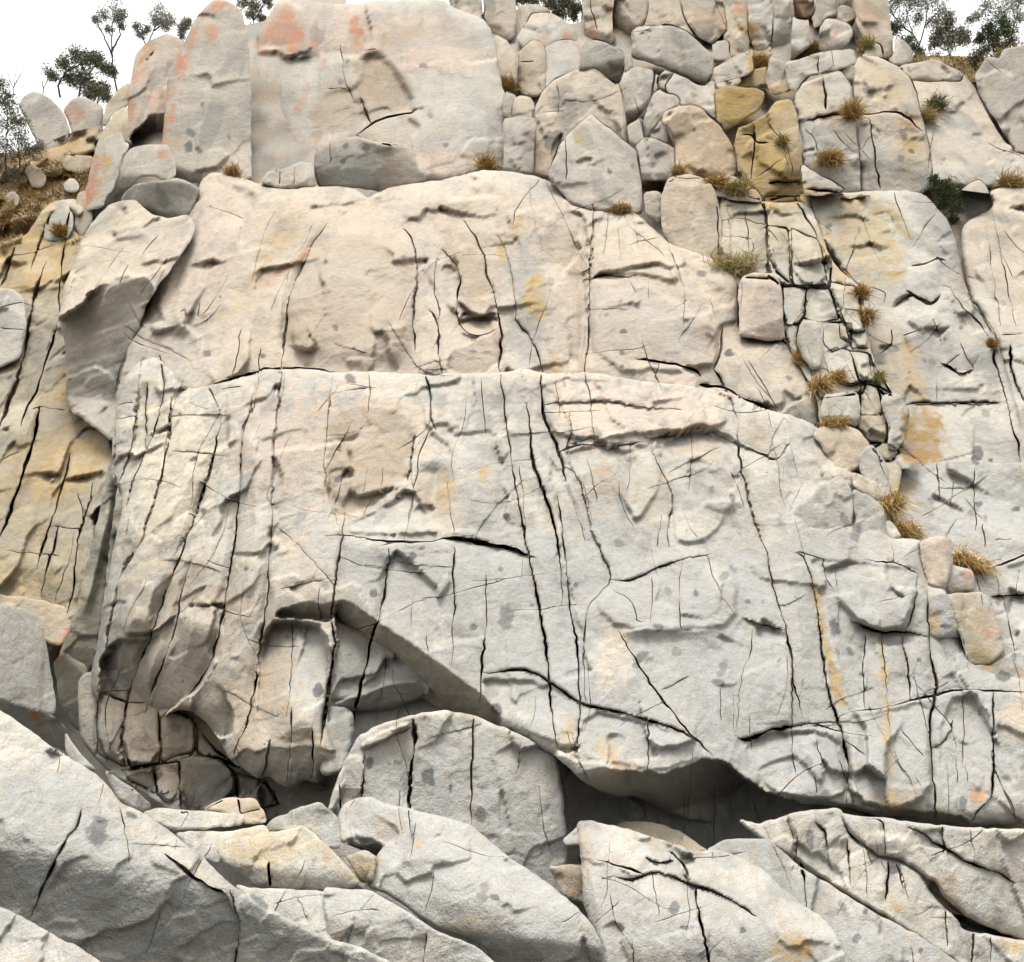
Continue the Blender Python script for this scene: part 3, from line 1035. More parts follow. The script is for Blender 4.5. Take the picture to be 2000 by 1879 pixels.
def mesh_obj(name, V, T, Cc, mat, parent=None, origin=True, smooth=True):
    me = bpy.data.meshes.new(name)
    V = np.asarray(V, np.float64)
    loc = np.array([V[:, 0].mean(), V[:, 1].mean(), V[:, 2].min()]) if origin else np.zeros(3)
    me.vertices.add(len(V))
    me.vertices.foreach_set('co', (V - loc).astype(np.float32).ravel())
    T = np.asarray(T, np.int32)
    k = T.shape[1]
    me.loops.add(T.size)
    me.loops.foreach_set('vertex_index', T.ravel())
    me.polygons.add(len(T))
    me.polygons.foreach_set('loop_start', np.arange(0, T.size, k, dtype=np.int32))
    me.polygons.foreach_set('loop_total', np.full(len(T), k, np.int32))
    me.polygons.foreach_set('use_smooth', np.full(len(T), smooth, bool))
    me.update(calc_edges=True)
    if Cc is not None:
        a = me.attributes.new('Col', 'FLOAT_COLOR', 'POINT')
        a.data.foreach_set('color', np.c_[Cc, np.ones(len(Cc))].astype(np.float32).ravel())
    me.materials.append(mat)
    o = bpy.data.objects.new(name, me)
    o.location = loc
    COL.objects.link(o)
    if parent is not None:
        o.parent = parent
    return o


def tag(o, label=None, cat=None, group=None, kind=None):
    for k, v in (('label', label), ('category', cat), ('group', group), ('kind', kind)):
        if v:
            o[k] = v
    return o


def plane_depth(ax, ay, D0, yaw, lean):
    e = math.degrees(PITCH + math.atan((939.5 - ay) / F))
    lean = min(lean, 76 - e)
    y, l = math.radians(yaw), math.radians(lean)
    n = np.array([math.sin(y) * math.cos(l), -math.cos(y) * math.cos(l), math.sin(l)])
    r0 = rays(np.array([ax]), np.array([ay]))[0]
    k = D0 * (r0 @ n)

    def f(px, py):
        den = np.minimum(rays(px, py) @ n, -.12)
        return np.clip(k / den, D0 * .6, D0 * 1.6)
    return f


def ctrl_depth(C, sig=120.0):
    C = np.array(C, float)

    def f(px, py):
        num = np.zeros(len(px))
        den = np.zeros(len(px))
        for x, y, o in C:
            w = np.exp(-((px - x) ** 2 + (py - y) ** 2) / (2 * sig * sig)) + 1e-7 / (1 + ((px - x) ** 2 + (py - y) ** 2) / 4e4)
            num += w * o
            den += w
        return dref(px, py) + num / den
    return f


ob_id = {}


def rock(poly, depth, cols, rp=14, rd=10, pw=2.2, cuts=(), regions=(), step=3.0, amp=1.0, thick=60, split=False,
         name='rock_block', parent=None, seed=0, shrink=.10, jit=1.6, facet=1.0, mat=None, cracks=True, warm=.5, fine=1.0, origin=True, grow=0.0, flk=1.0, smooth_edge=True, f2=5.0, bscale=1.0, bamp=1.0, owner=None):
    """a rock: an outline given its own distance, a shaped front, sides and a back. Returns the list of objects."""
    P = pts(poly) if isinstance(poly, str) else np.array(poly, float)
    P = chaikin(chaikin(P, True, .2, 12), True, .25, 5) if smooth_edge else chaikin(chaikin(P, True, .2, 5), True, .25, 2)
    P = resample(P, 4 if not smooth_edge else 6, True)
    if grow:
        tg = np.roll(P, -1, 0) - np.roll(P, 1, 0)
        nrm = np.stack([tg[:, 1], -tg[:, 0]], -1) / (np.hypot(*tg.T)[:, None] + 1e-9)
        area = .5 * np.sum(P[:, 0] * np.roll(P[:, 1], -1) - np.roll(P[:, 0], -1) * P[:, 1])
        P = P + nrm * grow * np.sign(area)
    j = np.stack([vnoise(np.c_[P * .07, np.full(len(P), 1.7 + seed)], 51), vnoise(np.c_[P * .07, np.full(len(P), 6.2 + seed)], 57)], -1)
    P = P + j * jit
    lo, hi = P.min(0) - step, P.max(0) + step
    nx, ny = int((hi[0] - lo[0]) / step) + 2, int((hi[1] - lo[1]) / step) + 2
    gx, gy = np.meshgrid(lo[0] + step * np.arange(nx), lo[1] + step * np.arange(ny))
    Q = np.stack([gx.ravel(), gy.ravel()], -1)
    sd, near = sd_grid(Q, P, max(rp * 1.2, 24))
    keep = sd > -.75 * step
    edge = keep & (sd < .35 * step)
    Q = np.where(edge[:, None], near, Q)
    sdc = np.maximum(np.where(edge, 0, sd), 0)
    idx = np.nonzero(keep)[0]
    remap = np.full(len(Q), -1)
    remap[idx] = np.arange(len(idx))
    V0 = np.arange(nx * ny).reshape(ny, nx)
    a, b, c, d = V0[:-1, :-1].ravel(), V0[:-1, 1:].ravel(), V0[1:, :-1].ravel(), V0[1:, 1:].ravel()
    ok = keep[a] & keep[b] & keep[c] & keep[d] & ~(edge[a] & edge[b] & edge[c] & edge[d])
    a, b, c, d = (remap[v[ok]] for v in (a, b, c, d))
    q = Q[idx]
    sdk = sdc[idx]
    edgek = edge[idx]
    # joints
    off = np.zeros(len(q))
    barrier = np.zeros(len(q), bool)
    gap = np.zeros(len(q))
    lv = np.zeros(len(q))
    rust = np.zeros(len(q))
    push = np.zeros_like(q)
    q0 = q.copy()
    if cracks:
        for (CP, w, dp, sw, sdp, clo, chi, lev) in CRK:
            if (chi < lo).any() or (clo > hi).any():
                continue
            m = np.nonzero((q0 > clo).all(1) & (q0 < chi).all(1))[0]
            if len(m) == 0:
                continue
            dist, nr, side, par = seg_dist(q0[m], CP[:-1], CP[1:])
            tap = np.minimum(1, .3 + 6 * np.minimum(par, 1 - par))
            tap = tap * np.clip(.8 + .75 * vnoise(np.c_[nr * .03, np.full(len(nr), 2.2)], 77), .25, 1.4)
            sn = (dist < .56 * step) & ~edgek[m] & ~barrier[m]
            mm = m[sn]
            q[mm] = nr[sn]
            barrier[mm] = True
            gap[mm] = tap[sn] * w * .6
            wide_ = np.clip(1 - dist / (10 + w), 0, 1) * tap * w * .5
            vec = (q0[m] - nr) / (dist[:, None] + 1e-6)
            ns = ~sn & (dist < 18) & ~edgek[m]
            push[m[ns]] += vec[ns] * wide_[ns][:, None]
            if lev:
                lv[m] += lev * np.minimum(1, 5 * np.minimum(par, 1 - par)) * np.clip(1 - dist / 72, 0, 1) ** 1.2 * sstep(side / 4 + .5)
            if w > 1.4:
                rk = .34 * ((CP[0, 0] * 7.31 + CP[0, 1] * 3.17) % 1.0)
                rust[m] = np.maximum(rust[m], rk * np.exp(-dist / 7.0))
            dd = np.where(sn, 0, dist)
            off[m] = np.maximum(off[m], tap * (.6 * sdp * np.exp(-dd / (sw * .4)) + .08 * dp * np.clip(1 - dd / 4.0, 0, 1)))
        push[barrier] = 0
        q = q + push
        off = off + lv
    # triangles: a quad is split along the joint that crosses it
    bl = barrier | edgek
    diag_bc = ~(bl[a] & bl[d])
    T = np.where(diag_bc[:, None, None], np.stack([np.stack([a, c, b], -1), np.stack([b, c, d], -1)], 1),
                 np.stack([np.stack([a, c, d], -1), np.stack([a, d, b], -1)], 1)).reshape(-1, 3)
    if owner is not None:
        tow = owner['ids'](q[T].mean(1))
        T = T[tow >= 0]
        tow = tow[tow >= 0]
    # open the joints: the surface is cut along every crack and the two lips are moved apart
    E = np.concatenate([T[:, [0, 1]], T[:, [1, 2]], T[:, [2, 0]]])
    nT = len(T)
    tid = np.tile(np.arange(nT), 3)
    Es = np.sort(E, 1)
    key = Es[:, 0].astype(np.int64) * len(q) + Es[:, 1]
    o = np.argsort(key, kind='stable')
    same = key[o][1:] == key[o][:-1]
    i1, i2 = o[:-1][same], o[1:][same]
    open_ = ~(barrier[Es[i1, 0]] & barrier[Es[i1, 1]])
    if owner is not None:
        open_ &= tow[tid[i1]] == tow[tid[i2]]
    i1, i2 = i1[open_], i2[open_]

    def spread(n, ea, eb):
        lab = np.arange(n)
        while True:
            mn = np.minimum(lab[ea], lab[eb])
            new = lab.copy()
            np.minimum.at(new, ea, mn)
            np.minimum.at(new, eb, mn)
            np.minimum.at(new, lab[ea], mn)
            np.minimum.at(new, lab[eb], mn)
            new = new[new]
            if (new == lab).all():
                return lab
            lab = new
    comp = np.zeros(nT, int) if owner is None else tow
    own = None
    if barrier.any():
        ta, tb = tid[i1], tid[i2]
        if split and owner is None:
            ids, comp, cnt = np.unique(spread(nT, ta, tb), return_inverse=True, return_counts=True)
            comp = np.where(cnt[comp] < 160, int(np.argmax(cnt)), comp)
        # fans of corners round each vertex
        ea, eb = [], []
        for kk in range(2):
            v = Es[i1, kk]
            ea.append(ta * 3 + np.argmax(T[ta] == v[:, None], 1))
            eb.append(tb * 3 + np.argmax(T[tb] == v[:, None], 1))
        fan = spread(nT * 3, np.concatenate(ea), np.concatenate(eb))
        _, newid = np.unique(fan, return_inverse=True)
        newid = newid.reshape(nT, 3)
        nv = newid.max() + 1
        src = np.zeros(nv, int)
        src[newid.ravel()] = T.ravel()
        acc = np.zeros((nv, 2))
        num = np.zeros(nv)
        cen = q[T].mean(1)
        for kk in range(3):
            np.add.at(acc, newid[:, kk], cen)
            np.add.at(num, newid[:, kk], 1)
        q, off, sdk, rust, bar2, gp = q[src], off[src], sdk[src], rust[src], barrier[src], gap[src]
        if owner is not None:
            own = np.zeros(nv, int)
            own[newid.ravel()] = np.repeat(tow, 3)
        dirv = acc / num[:, None] - q
        dl = np.hypot(*dirv.T)[:, None] + 1e-9
        q = q + np.where(bar2[:, None], dirv / dl * gp[:, None] * np.clip(dl / step / .4, 0, 1), 0)
        T = newid
    D = depth(q[:, 0], q[:, 1]) if owner is None else depth(q[:, 0], q[:, 1], own)
    mpp0 = float(np.median(D)) / F
    mpp = D / F
    if owner is None:
        u = np.clip(sdk / max(rp, 1e-3), 0, 1)
        off = off + rd * (1 - (1 - (1 - u) ** pw) ** (1 / pw))
    else:
        for k, sp in enumerate(owner['specs']):
            m = np.nonzero(own == k)[0]
            if len(m) == 0:
                continue
            s, _ = sd_grid(q[m], sp['P'], max(sp['rp'] * 1.2, 10))
            u = np.clip(s / sp['rp'], 0, 1)
            off[m] += sp['rd'] * (1 - (1 - (1 - u) ** pw) ** (1 / pw))
            for (x1, y1, x2, y2, t, w) in sp['cuts']:
                dx, dy = x2 - x1, y2 - y1
                s = ((q[m, 1] - y1) * dx - (q[m, 0] - x1) * dy) / math.hypot(dx, dy) + 2.0 * vnoise(np.c_[q[m] * .03, np.full(len(m), 5.5)], 91)
                off[m] += t * w * np.logaddexp(0, s / w)
            for (rpoly, e, pa, pb) in sp['regions']:
                s, _ = sd_grid(q[m], resample(chaikin(pts(rpoly), True), 10, True), 60)
                pa, pb = np.array(pa, float), np.array(pb, float)
                ax = pb[:2] - pa[:2]
                t = np.clip(((q[m] - pa[:2]) @ ax) / (ax @ ax), -.2, 1.2)
                off[m] += sstep(s / e) * (pa[2] + (pb[2] - pa[2]) * t)
    for (x1, y1, x2, y2, t, w) in cuts:
        dx, dy = x2 - x1, y2 - y1
        s = ((q[:, 1] - y1) * dx - (q[:, 0] - x1) * dy) / math.hypot(dx, dy)
        s = s + 3.0 * vnoise(np.c_[q * .02, np.full(len(q), 5.5)], 91)
        off = off + t * w * np.logaddexp(0, s / w)
    for (rpoly, e, pa, pb) in regions:
        RP = resample(chaikin(pts(rpoly), True), 10, True)
        m = np.nonzero((q > RP.min(0) - 12).all(1) & (q < RP.max(0) + 12).all(1))[0]
        if len(m) == 0:
            continue
        s, _ = sd_grid(q[m], RP, 60)
        pa, pb = np.array(pa, float), np.array(pb, float)
        ax = pb[:2] - pa[:2]
        s = s + 4.0 * fbm(np.c_[q[m] / 24.0, np.full(len(m), 4.4)], 2, 141)
        t = np.clip(((q[m] - pa[:2]) @ ax) / (ax @ ax), -.2, 1.2)
        off[m] += sstep(s / e) * (pa[2] + (pb[2] - pa[2]) * t) * (1.6 if abs(pa[2]) + abs(pb[2]) < 60 else 1.0)
    for (LP, h, L) in LDG:
        if (LP.max(0) + abs(L) < lo).any() or (LP.min(0) - abs(L) > hi).any():
            continue
        m = np.nonzero((q > LP.min(0) - L).all(1) & (q < LP.max(0) + L).all(1))[0]
        if len(m) == 0:
            continue
        dist, nr, side, par = seg_dist(q[m], LP[:-1], LP[1:])
        fade = np.minimum(1, 6 * np.minimum(par, 1 - par))
        off[m] += fade * h * np.clip(1 - dist / L, 0, 1) ** 1.6 * sstep(side / 4 + .5)
    for (bx, by, rx, ry, an, h) in BUMP:
        if bx + 3 * rx < lo[0] or bx - 3 * rx > hi[0] or by + 3 * ry < lo[1] or by - 3 * ry > hi[1]:
            continue
        ca, sa = math.cos(math.radians(an)), math.sin(math.radians(an))
        ex, ey = q[:, 0] - bx, q[:, 1] - by
        e2 = ((ex * ca + ey * sa) / rx) ** 2 + ((-ex * sa + ey * ca) / ry) ** 2
        off = off - h * np.exp(-e2 ** 1.7)
    for (RPl, h, w_, rlo, rhi) in RIBS:
        if (rhi < lo).any() or (rlo > hi).any():
            continue
        m = np.nonzero((q > rlo).all(1) & (q < rhi).all(1))[0]
        if len(m):
            dist, nr, side, par = seg_dist(q[m], RPl[:-1], RPl[1:])
            off[m] -= 1.5 * h * np.minimum(1, .1 + 5 * np.minimum(par, 1 - par)) * np.clip(1 - dist / (2 * w_), 0, 1) ** 1.4
    W = world_pt(q[:, 0], q[:, 1], D) / mpp0
    if owner is not None:
        W = W + own[:, None] * np.array([37.3, 11.1, 53.7])
    wr = np.stack([fbm(W / 90 + 3, 2, 11), fbm(W / 90 + 8, 2, 12), fbm(W / 90 + 15, 2, 13)], -1)
    Ww = W + wr * 22
    n_big = fbm(W / 130.0 + seed * 1.37, 3, 3)
    sc1 = worley2(Ww / np.array([125., 125., 150.]) + seed * .7, 21)
    sc2 = worley2(Ww / np.array([40., 40., 34.]) + 5 + seed * .7, 23)
    msk = sstep((fbm(W / 150 + 40, 2, 29) + .25) / .5)
    n_mid = fbm(W / 30.0 + 4, 3, 41)
    n_fin = fbm(W / 9.0, 2, 43)
    bk = blocks((W + wr * 7) / np.array([120., 120., 190.]) / bscale + seed * 1.9, 101, .30, .05) * 120 * bscale
    bk2 = blocks((W + wr * 4) / np.array([46., 46., 62.]) / max(bscale, .6) + seed * 2.3, 103, .30, .05) * 46 * max(bscale, .6)
    bk2 = bk2 * sstep((fbm(W / 120 + 29, 2, 109) + .12) / .4) * .5
    bk = bk + bk2
    for _ in range(1):      # knock the sharpest corners off the broken faces
        acc = np.zeros(len(bk))
        num = np.full(len(bk), 1e-9)
        tv = bk[T].mean(1)
        for kk in range(3):
            acc += np.bincount(T[:, kk], tv, len(bk))
            num += np.bincount(T[:, kk], None, len(bk))
        bk = acc / num
    mb = sstep((fbm(W / 170 + 19, 2, 107) + .30) / .45)
    off = off + amp * bamp * bk * (.3 + .7 * mb) * .85
    fl = fbm(Ww / 120.0 + 31 + seed, 2, 71)
    flake = 4.2 * sstep((fl - .12) / .08) + 3.0 * sstep((fl + .28) / .08)
    off = off + amp * (-3.0 * n_big - 2.5 * facet * np.minimum(sc1, 1.0) - .4 * f2 * facet * msk * np.minimum(sc2, 1.0) - .4 * flake * flk + (.55 * n_mid + .28 * n_fin) * fine)
    D = D + off * mpp
    Wp = world_pt(q[:, 0], q[:, 1], D)
    # colour of the stone
    if owner is None:
        c1, c2 = np.array(cols[0]), np.array(cols[1])
    else:
        c1, c2 = (np.array([sp['cols'][z] for sp in owner['specs']])[own] for z in (0, 1))
    k = sstep((fbm(W / 210.0 + 9, 4, 61) + .45 + (warm - .5)) / .9)[:, None]
    Cc = c1 * (1 - k) + c2 * k
    nz = fbm(W / 26.0 + 2, 3, 67)
    nz2 = fbm(W / 8.0 + 2, 2, 68)
    stk = fbm(np.stack([W[:, 0] / 16, W[:, 1] / 16, W[:, 2] / 140], -1), 3, 81)
    pat = fbm(W / 70.0 + 77, 4, 83)
    g = np.clip(.38 * sstep((pat - .05) / .35), 0, 1)[:, None]
    Cc = Cc * (1 - g) + np.array(BLUE) * g * .97
    g = (.30 * sstep((-pat - .12) / .4))[:, None]
    Cc = Cc * (1 - g) + np.array(VEIN) * g
    dk = fbm(np.stack([W[:, 0] / 34, W[:, 1] / 34, W[:, 2] / 230], -1) + 5, 3, 87)
    g = (.42 * sstep((dk - .34) / .3) * sstep((pat + .25) / .4))[:, None]
    Cc = Cc * (1 - g) + np.array((.225, .22, .20)) * g
    g = (.26 * sstep((stk - .22) / .35))[:, None]
    Cc = Cc * (1 - g) + np.array(TAN) * g
    for (SP, sc, sk, e, slo, shi) in STN:
        if (shi < lo).any() or (slo > hi).any():
            continue
        m = np.nonzero((q > slo).all(1) & (q < shi).all(1))[0]
        if len(m) == 0:
            continue
        s, _ = sd_grid(q[m], SP, 3 * e)
        f = sk * sstep((s + e * .9 * nz[m] + e * .5 * nz2[m]) / e * .5 + .5)
        f = f * np.clip(.85 + .35 * nz[m] + .3 * nz2[m], 0, 1.15)
        f = np.clip(f, 0, 1)[:, None]
        Cc[m] = Cc[m] * (1 - f) + sc * f
    f = np.clip(rust * (.55 + .9 * nz + .5 * nz2), 0, .8)[:, None]
    Cc = Cc * (1 - f) + np.array((.36, .285, .185)) * f
    for (ix, iy, ia, ib, an) in INCL:
        if ia <= 0 or ix < lo[0] - 20 or ix > hi[0] + 20 or iy < lo[1] - 20 or iy > hi[1] + 20:
            continue
        ca, sa = math.cos(math.radians(an)), math.sin(math.radians(an))
        m = np.nonzero((np.abs(q[:, 0] - ix) < 40) & (np.abs(q[:, 1] - iy) < 40))[0]
        if len(m) == 0:
            continue
        ex, ey = q[m, 0] - ix, q[m, 1] - iy
        e2 = np.sqrt(((ex * ca + ey * sa) / ia) ** 2 + ((-ex * sa + ey * ca) / ib) ** 2) + .34 * nz[m] + .22 * nz2[m]
        f = ((.45 + .5 * ((ix * .37 + iy * .73) % 1.0)) * sstep((1.12 - e2) / .22))[:, None]
        Cc[m] = Cc[m] * (1 - f) + np.array((.13, .132, .132)) * f
    Cc = np.clip(Cc * (1 + .05 * nz2[:, None] + .05 * nz[:, None]), .02, .8)
    out = []
    for ci in np.unique(comp):
        Tc = T[comp == ci]
        used = np.unique(Tc)
        rm = np.full(len(q), -1)
        rm[used] = np.arange(len(used))
        Tc = rm[Tc]
        qq, DD, cc = q[used], D[used], Cc[used]
        E = np.concatenate([Tc[:, [0, 1]], Tc[:, [1, 2]], Tc[:, [2, 0]]])
        Es = np.sort(E, 1)
        key = Es[:, 0].astype(np.int64) * len(used) + Es[:, 1]
        u_, inv, cn = np.unique(key, return_inverse=True, return_counts=True)
        bd = E[cn[inv] == 1]
        Wc = world_pt(qq[:, 0], qq[:, 1], DD)
        bv = np.unique(bd)
        nb = len(bv)
        cq = qq[bv].mean(0)
        bf = np.full(len(used), -1)
        bf[bv] = len(used) + np.arange(nb)
        bm = bf + nb
        vec = cq - qq[bv]
        ln = np.hypot(*vec.T)[:, None] + 1e-6
        bq = qq[bv] + vec / ln * np.minimum(ln * shrink, 14)
        bD = DD[bv].mean() * .5 + DD[bv] * .5 + thick * mpp0
        bD = np.maximum(bD, DD[bv] + thick * .35 * mpp0)
        Wb = world_pt(bq[:, 0], bq[:, 1], bD)
        ctr = world_pt(cq[None, 0], cq[None, 1], np.array([bD.max()]))
        V = np.vstack([Wc, Wc[bv], Wb, ctr])
        ci_ = len(V) - 1
        e0, e1 = bd[:, 0], bd[:, 1]
        S = np.concatenate([np.stack([bf[e1], bf[e0], bm[e0]], -1), np.stack([bf[e1], bm[e0], bm[e1]], -1),
                            np.stack([bm[e1], bm[e0], np.full(len(bd), ci_)], -1)])
        C2 = np.vstack([cc, cc[bv], cc[bv], cc.mean(0)[None]])
        ob = mesh_obj(name, V, np.vstack([Tc, S]), C2, mat or GRANITE, parent, origin)
        ob_id[ob.name] = int(ci)
        out.append(ob)
    return out



def jointed(polys, seed=1, lev=12, tilt=.28):
    """joints round each traced block of a fractured face; the blocks get levels and tilts of their own"""
    rj = np.random.RandomState(seed)
    regs = []
    for ps in polys:
        P = pts(ps)
        Q = resample(np.vstack([P, P[:1]]), 7, False)
        Q = Q + 1.6 * np.stack([vnoise(np.c_[Q * .08, np.full(len(Q), 3.1)], 231), vnoise(np.c_[Q * .08, np.full(len(Q), 9.4)], 237)], -1)
        CRK.append((Q, rj.uniform(2.2, 4.2), 12, 10, rj.uniform(2, 5), Q.min(0) - 34, Q.max(0) + 34, 0))
        c = P.mean(0)
        sz = math.sqrt(np.prod(P.max(0) - P.min(0)))
        an = rj.uniform(0, 6.28)
        h = -rj.uniform(0, lev)
        g = sz * tilt * rj.uniform(.3, 1)
        dx, dy = math.cos(an) * sz / 2, math.sin(an) * sz / 2
        regs.append((ps, 4, (c[0] - dx, c[1] - dy, h - g / 2), (c[0] + dx, c[1] + dy, h + g / 2)))
    return regs

# ------------------------------------------------------------------ ground and the body of the cliff
def grid_sheet(poly, depth, cols, name, step=14, amp=1.0, **kw):
    return rock(poly, depth, cols, rp=4, rd=0, step=step, amp=amp, name=name, cracks=False, **kw)[0]


cliff = grid_sheet('-180,335 175,310 236,240 330,110 420,60 500,45 560,30 900,30 960,22 1000,17 1060,27 1100,47 1140,46 1150,-110 1725,-110 1745,110 1800,135 1880,150 1925,125 2150,60 '
                   '2150,1950 -180,1950',
                   lambda x, y: dref(x, y) + 4.0 + 2.0 * sstep((330 - x) / 200) - 1.2 * sstep((y - 1250) / 250), (GREY, TAN), 'cliff', amp=2.2, thick=200, origin=False)
tag(cliff, 'pale jointed granite sea cliff rising in blocky buttresses', kind='structure')

gm, gnt, gb = new_mat('beach_gravel')
gn = nd(gnt, 'ShaderNodeTexNoise', Scale=6.0, Detail=8.0, Roughness=.7)
gv = nd(gnt, 'ShaderNodeTexVoronoi', Scale=14.0)
gc = mix(gnt, rng(gnt, gn.outputs['Fac'], .3, .7, 0, 1), (.05, .048, .042), (.11, .105, .095))
gc = mix(gnt, rng(gnt, gv.outputs['Distance'], 0, .5, 0, .6), gc, (.04, .037, .034))
gnt.links.new(gc, gb.inputs['Base Color'])
gb.inputs['Roughness'].default_value = .95
gbp = nd(gnt, 'ShaderNodeBump', Strength=.8, Distance=.05)
gnt.links.new(gv.outputs['Distance'], gbp.inputs['Height'])
gnt.links.new(gbp.outputs['Normal'], gb.inputs['Normal'])
n = 60
xs = np.linspace(-400, 400, n)
ys = np.concatenate([np.linspace(-400, -12, 16), np.linspace(-10, 14, 44)])
GX, GY = np.meshgrid(xs, ys)
GZ = .12 * vnoise(np.c_[GX.ravel() * .5, GY.ravel() * .5, np.zeros(GX.size)], 5)
gi = np.arange(GX.size).reshape(len(ys), n)
gT = np.stack([gi[:-1, :-1].ravel(), gi[:-1, 1:].ravel(), gi[1:, 1:].ravel(), gi[1:, :-1].ravel()], -1)
ground = mesh_obj('ground', np.c_[GX.ravel(), GY.ravel(), GZ], gT, None, gm, origin=False)
tag(ground, 'grey pebbly shore at the foot of the cliff', kind='structure')

# ------------------------------------------------------------------ bedrock faces, broken into blocks along their joints
A_CTRL = [(180, 1300, 2.4), (230, 1100, 1.9), (250, 900, 1.9), (290, 790, 1.6), (330, 1250, .8), (400, 1000, .5), (420, 1200, .3), (420, 850, .5), (550, 1000, .1),
          (560, 1300, .3), (560, 800, .3), (700, 800, .2), (700, 950, .0), (700, 1120, -.2), (850, 1150, -.3), (900, 900, 0), (900, 1300, -.2),
          (1050, 800, .2), (1000, 1100, -.2), (1100, 1350, -.3), (1250, 1450, -.5), (1250, 1200, -.1), (1250, 950, .2), (1400, 800, .5), (1400, 1350, -.1),
          (1450, 1000, .3), (1600, 1000, .7), (1600, 1200, .2), (1600, 1450, .1), (1750, 1150, .5), (1750, 1400, .3), (1900, 1300, .8), (1900, 1500, .5), (1550, 850, 1.0)]
M1_CTRL = [(240, 700, 2.40), (300, 550, 1.90), (330, 650, 1.40), (400, 700, 1.35), (420, 400, 1.30), (500, 500, 0.80), (600, 680, 1.10), (600, 400, 1.10), (700, 560, 0.50), (700, 680, 1.00),
           (850, 600, 1.00), (800, 400, 1.10), (950, 450, 0.90), (1000, 600, 1.10), (1080, 600, 1.10), (1140, 700, 1.25), (1200, 600, 1.00), (1300, 700, 1.10), (1400, 600, 1.35),
           (1100, 400, 1.50), (1250, 450, 1.40), (1400, 750, 1.45), (1550, 760, 1.75)]

bed = []
bed += rock('398,345 420,336 470,346 490,355 545,364 620,366 665,364 700,368 712,385 720,388 745,370 800,359 850,353 870,351 920,336 965,331 1000,336 1060,346 '
            '1100,371 1120,396 1155,406 1190,411 1215,406 1235,409 1260,431 1300,466 1340,486 1400,506 1425,526 1440,546 1440,600 1440,648 1500,660 1535,668 1560,700 1580,740 1602,790 1600,850 '
            '1500,830 1400,800 1160,770 850,770 550,765 400,800 300,820 222,830 226,780 240,720 250,680 266,640 290,600 296,560 303,525 312,490 345,480 366,440 374,418 388,366',
            ctrl_depth(M1_CTRL), (WHITE, CREAM), rp=64, rd=58, split=True, parent=cliff, warm=.7, amp=1.0,
            regions=[('575,560 600,505 640,440 700,428 780,445 808,475 814,560 810,700 780,722 552,716 560,620', 42, (680, 440, -18), (690, 715, -14)),
                     ('880,482 935,468 955,540 972,585 900,592 893,530', 6, (885, 520, -16), (968, 560, 14)),
                     ('900,600 930,618 974,616 976,645 930,662 890,650', 5, (930, 612, 16), (928, 662, -12)),
                     ('925,662 978,642 978,735 866,735 872,690', 5, (925, 660, -10), (925, 730, 18)),
                     ('1045,430 1100,405 1156,415 1150,560 1146,722 1090,700 1062,690 1066,600', 10, (1055, 560, -12), (1150, 560, 26)),
                     ('1153,545 1250,538 1330,590 1412,632 1410,676 1395,730 1148,730', 12, (1160, 640, -4), (1400, 680, -16)),
                     ('1240,702 1290,706 1362,724 1370,775 1240,775', 7, (1300, 705, -6), (1300, 770, -16)),
                     ('400,345 470,352 520,380 470,470 420,600 380,660 320,660 350,500', 24, (400, 500, -6), (460, 500, 14)),
                     ('1160,408 1230,412 1300,470 1320,512 1332,556 1250,536 1160,540', 9, (1200, 420, 8), (1240, 535, -8)),
                     ('560,676 590,602 612,640 624,676 600,690', 6, (585, 610, -6), (590, 684, -14))])
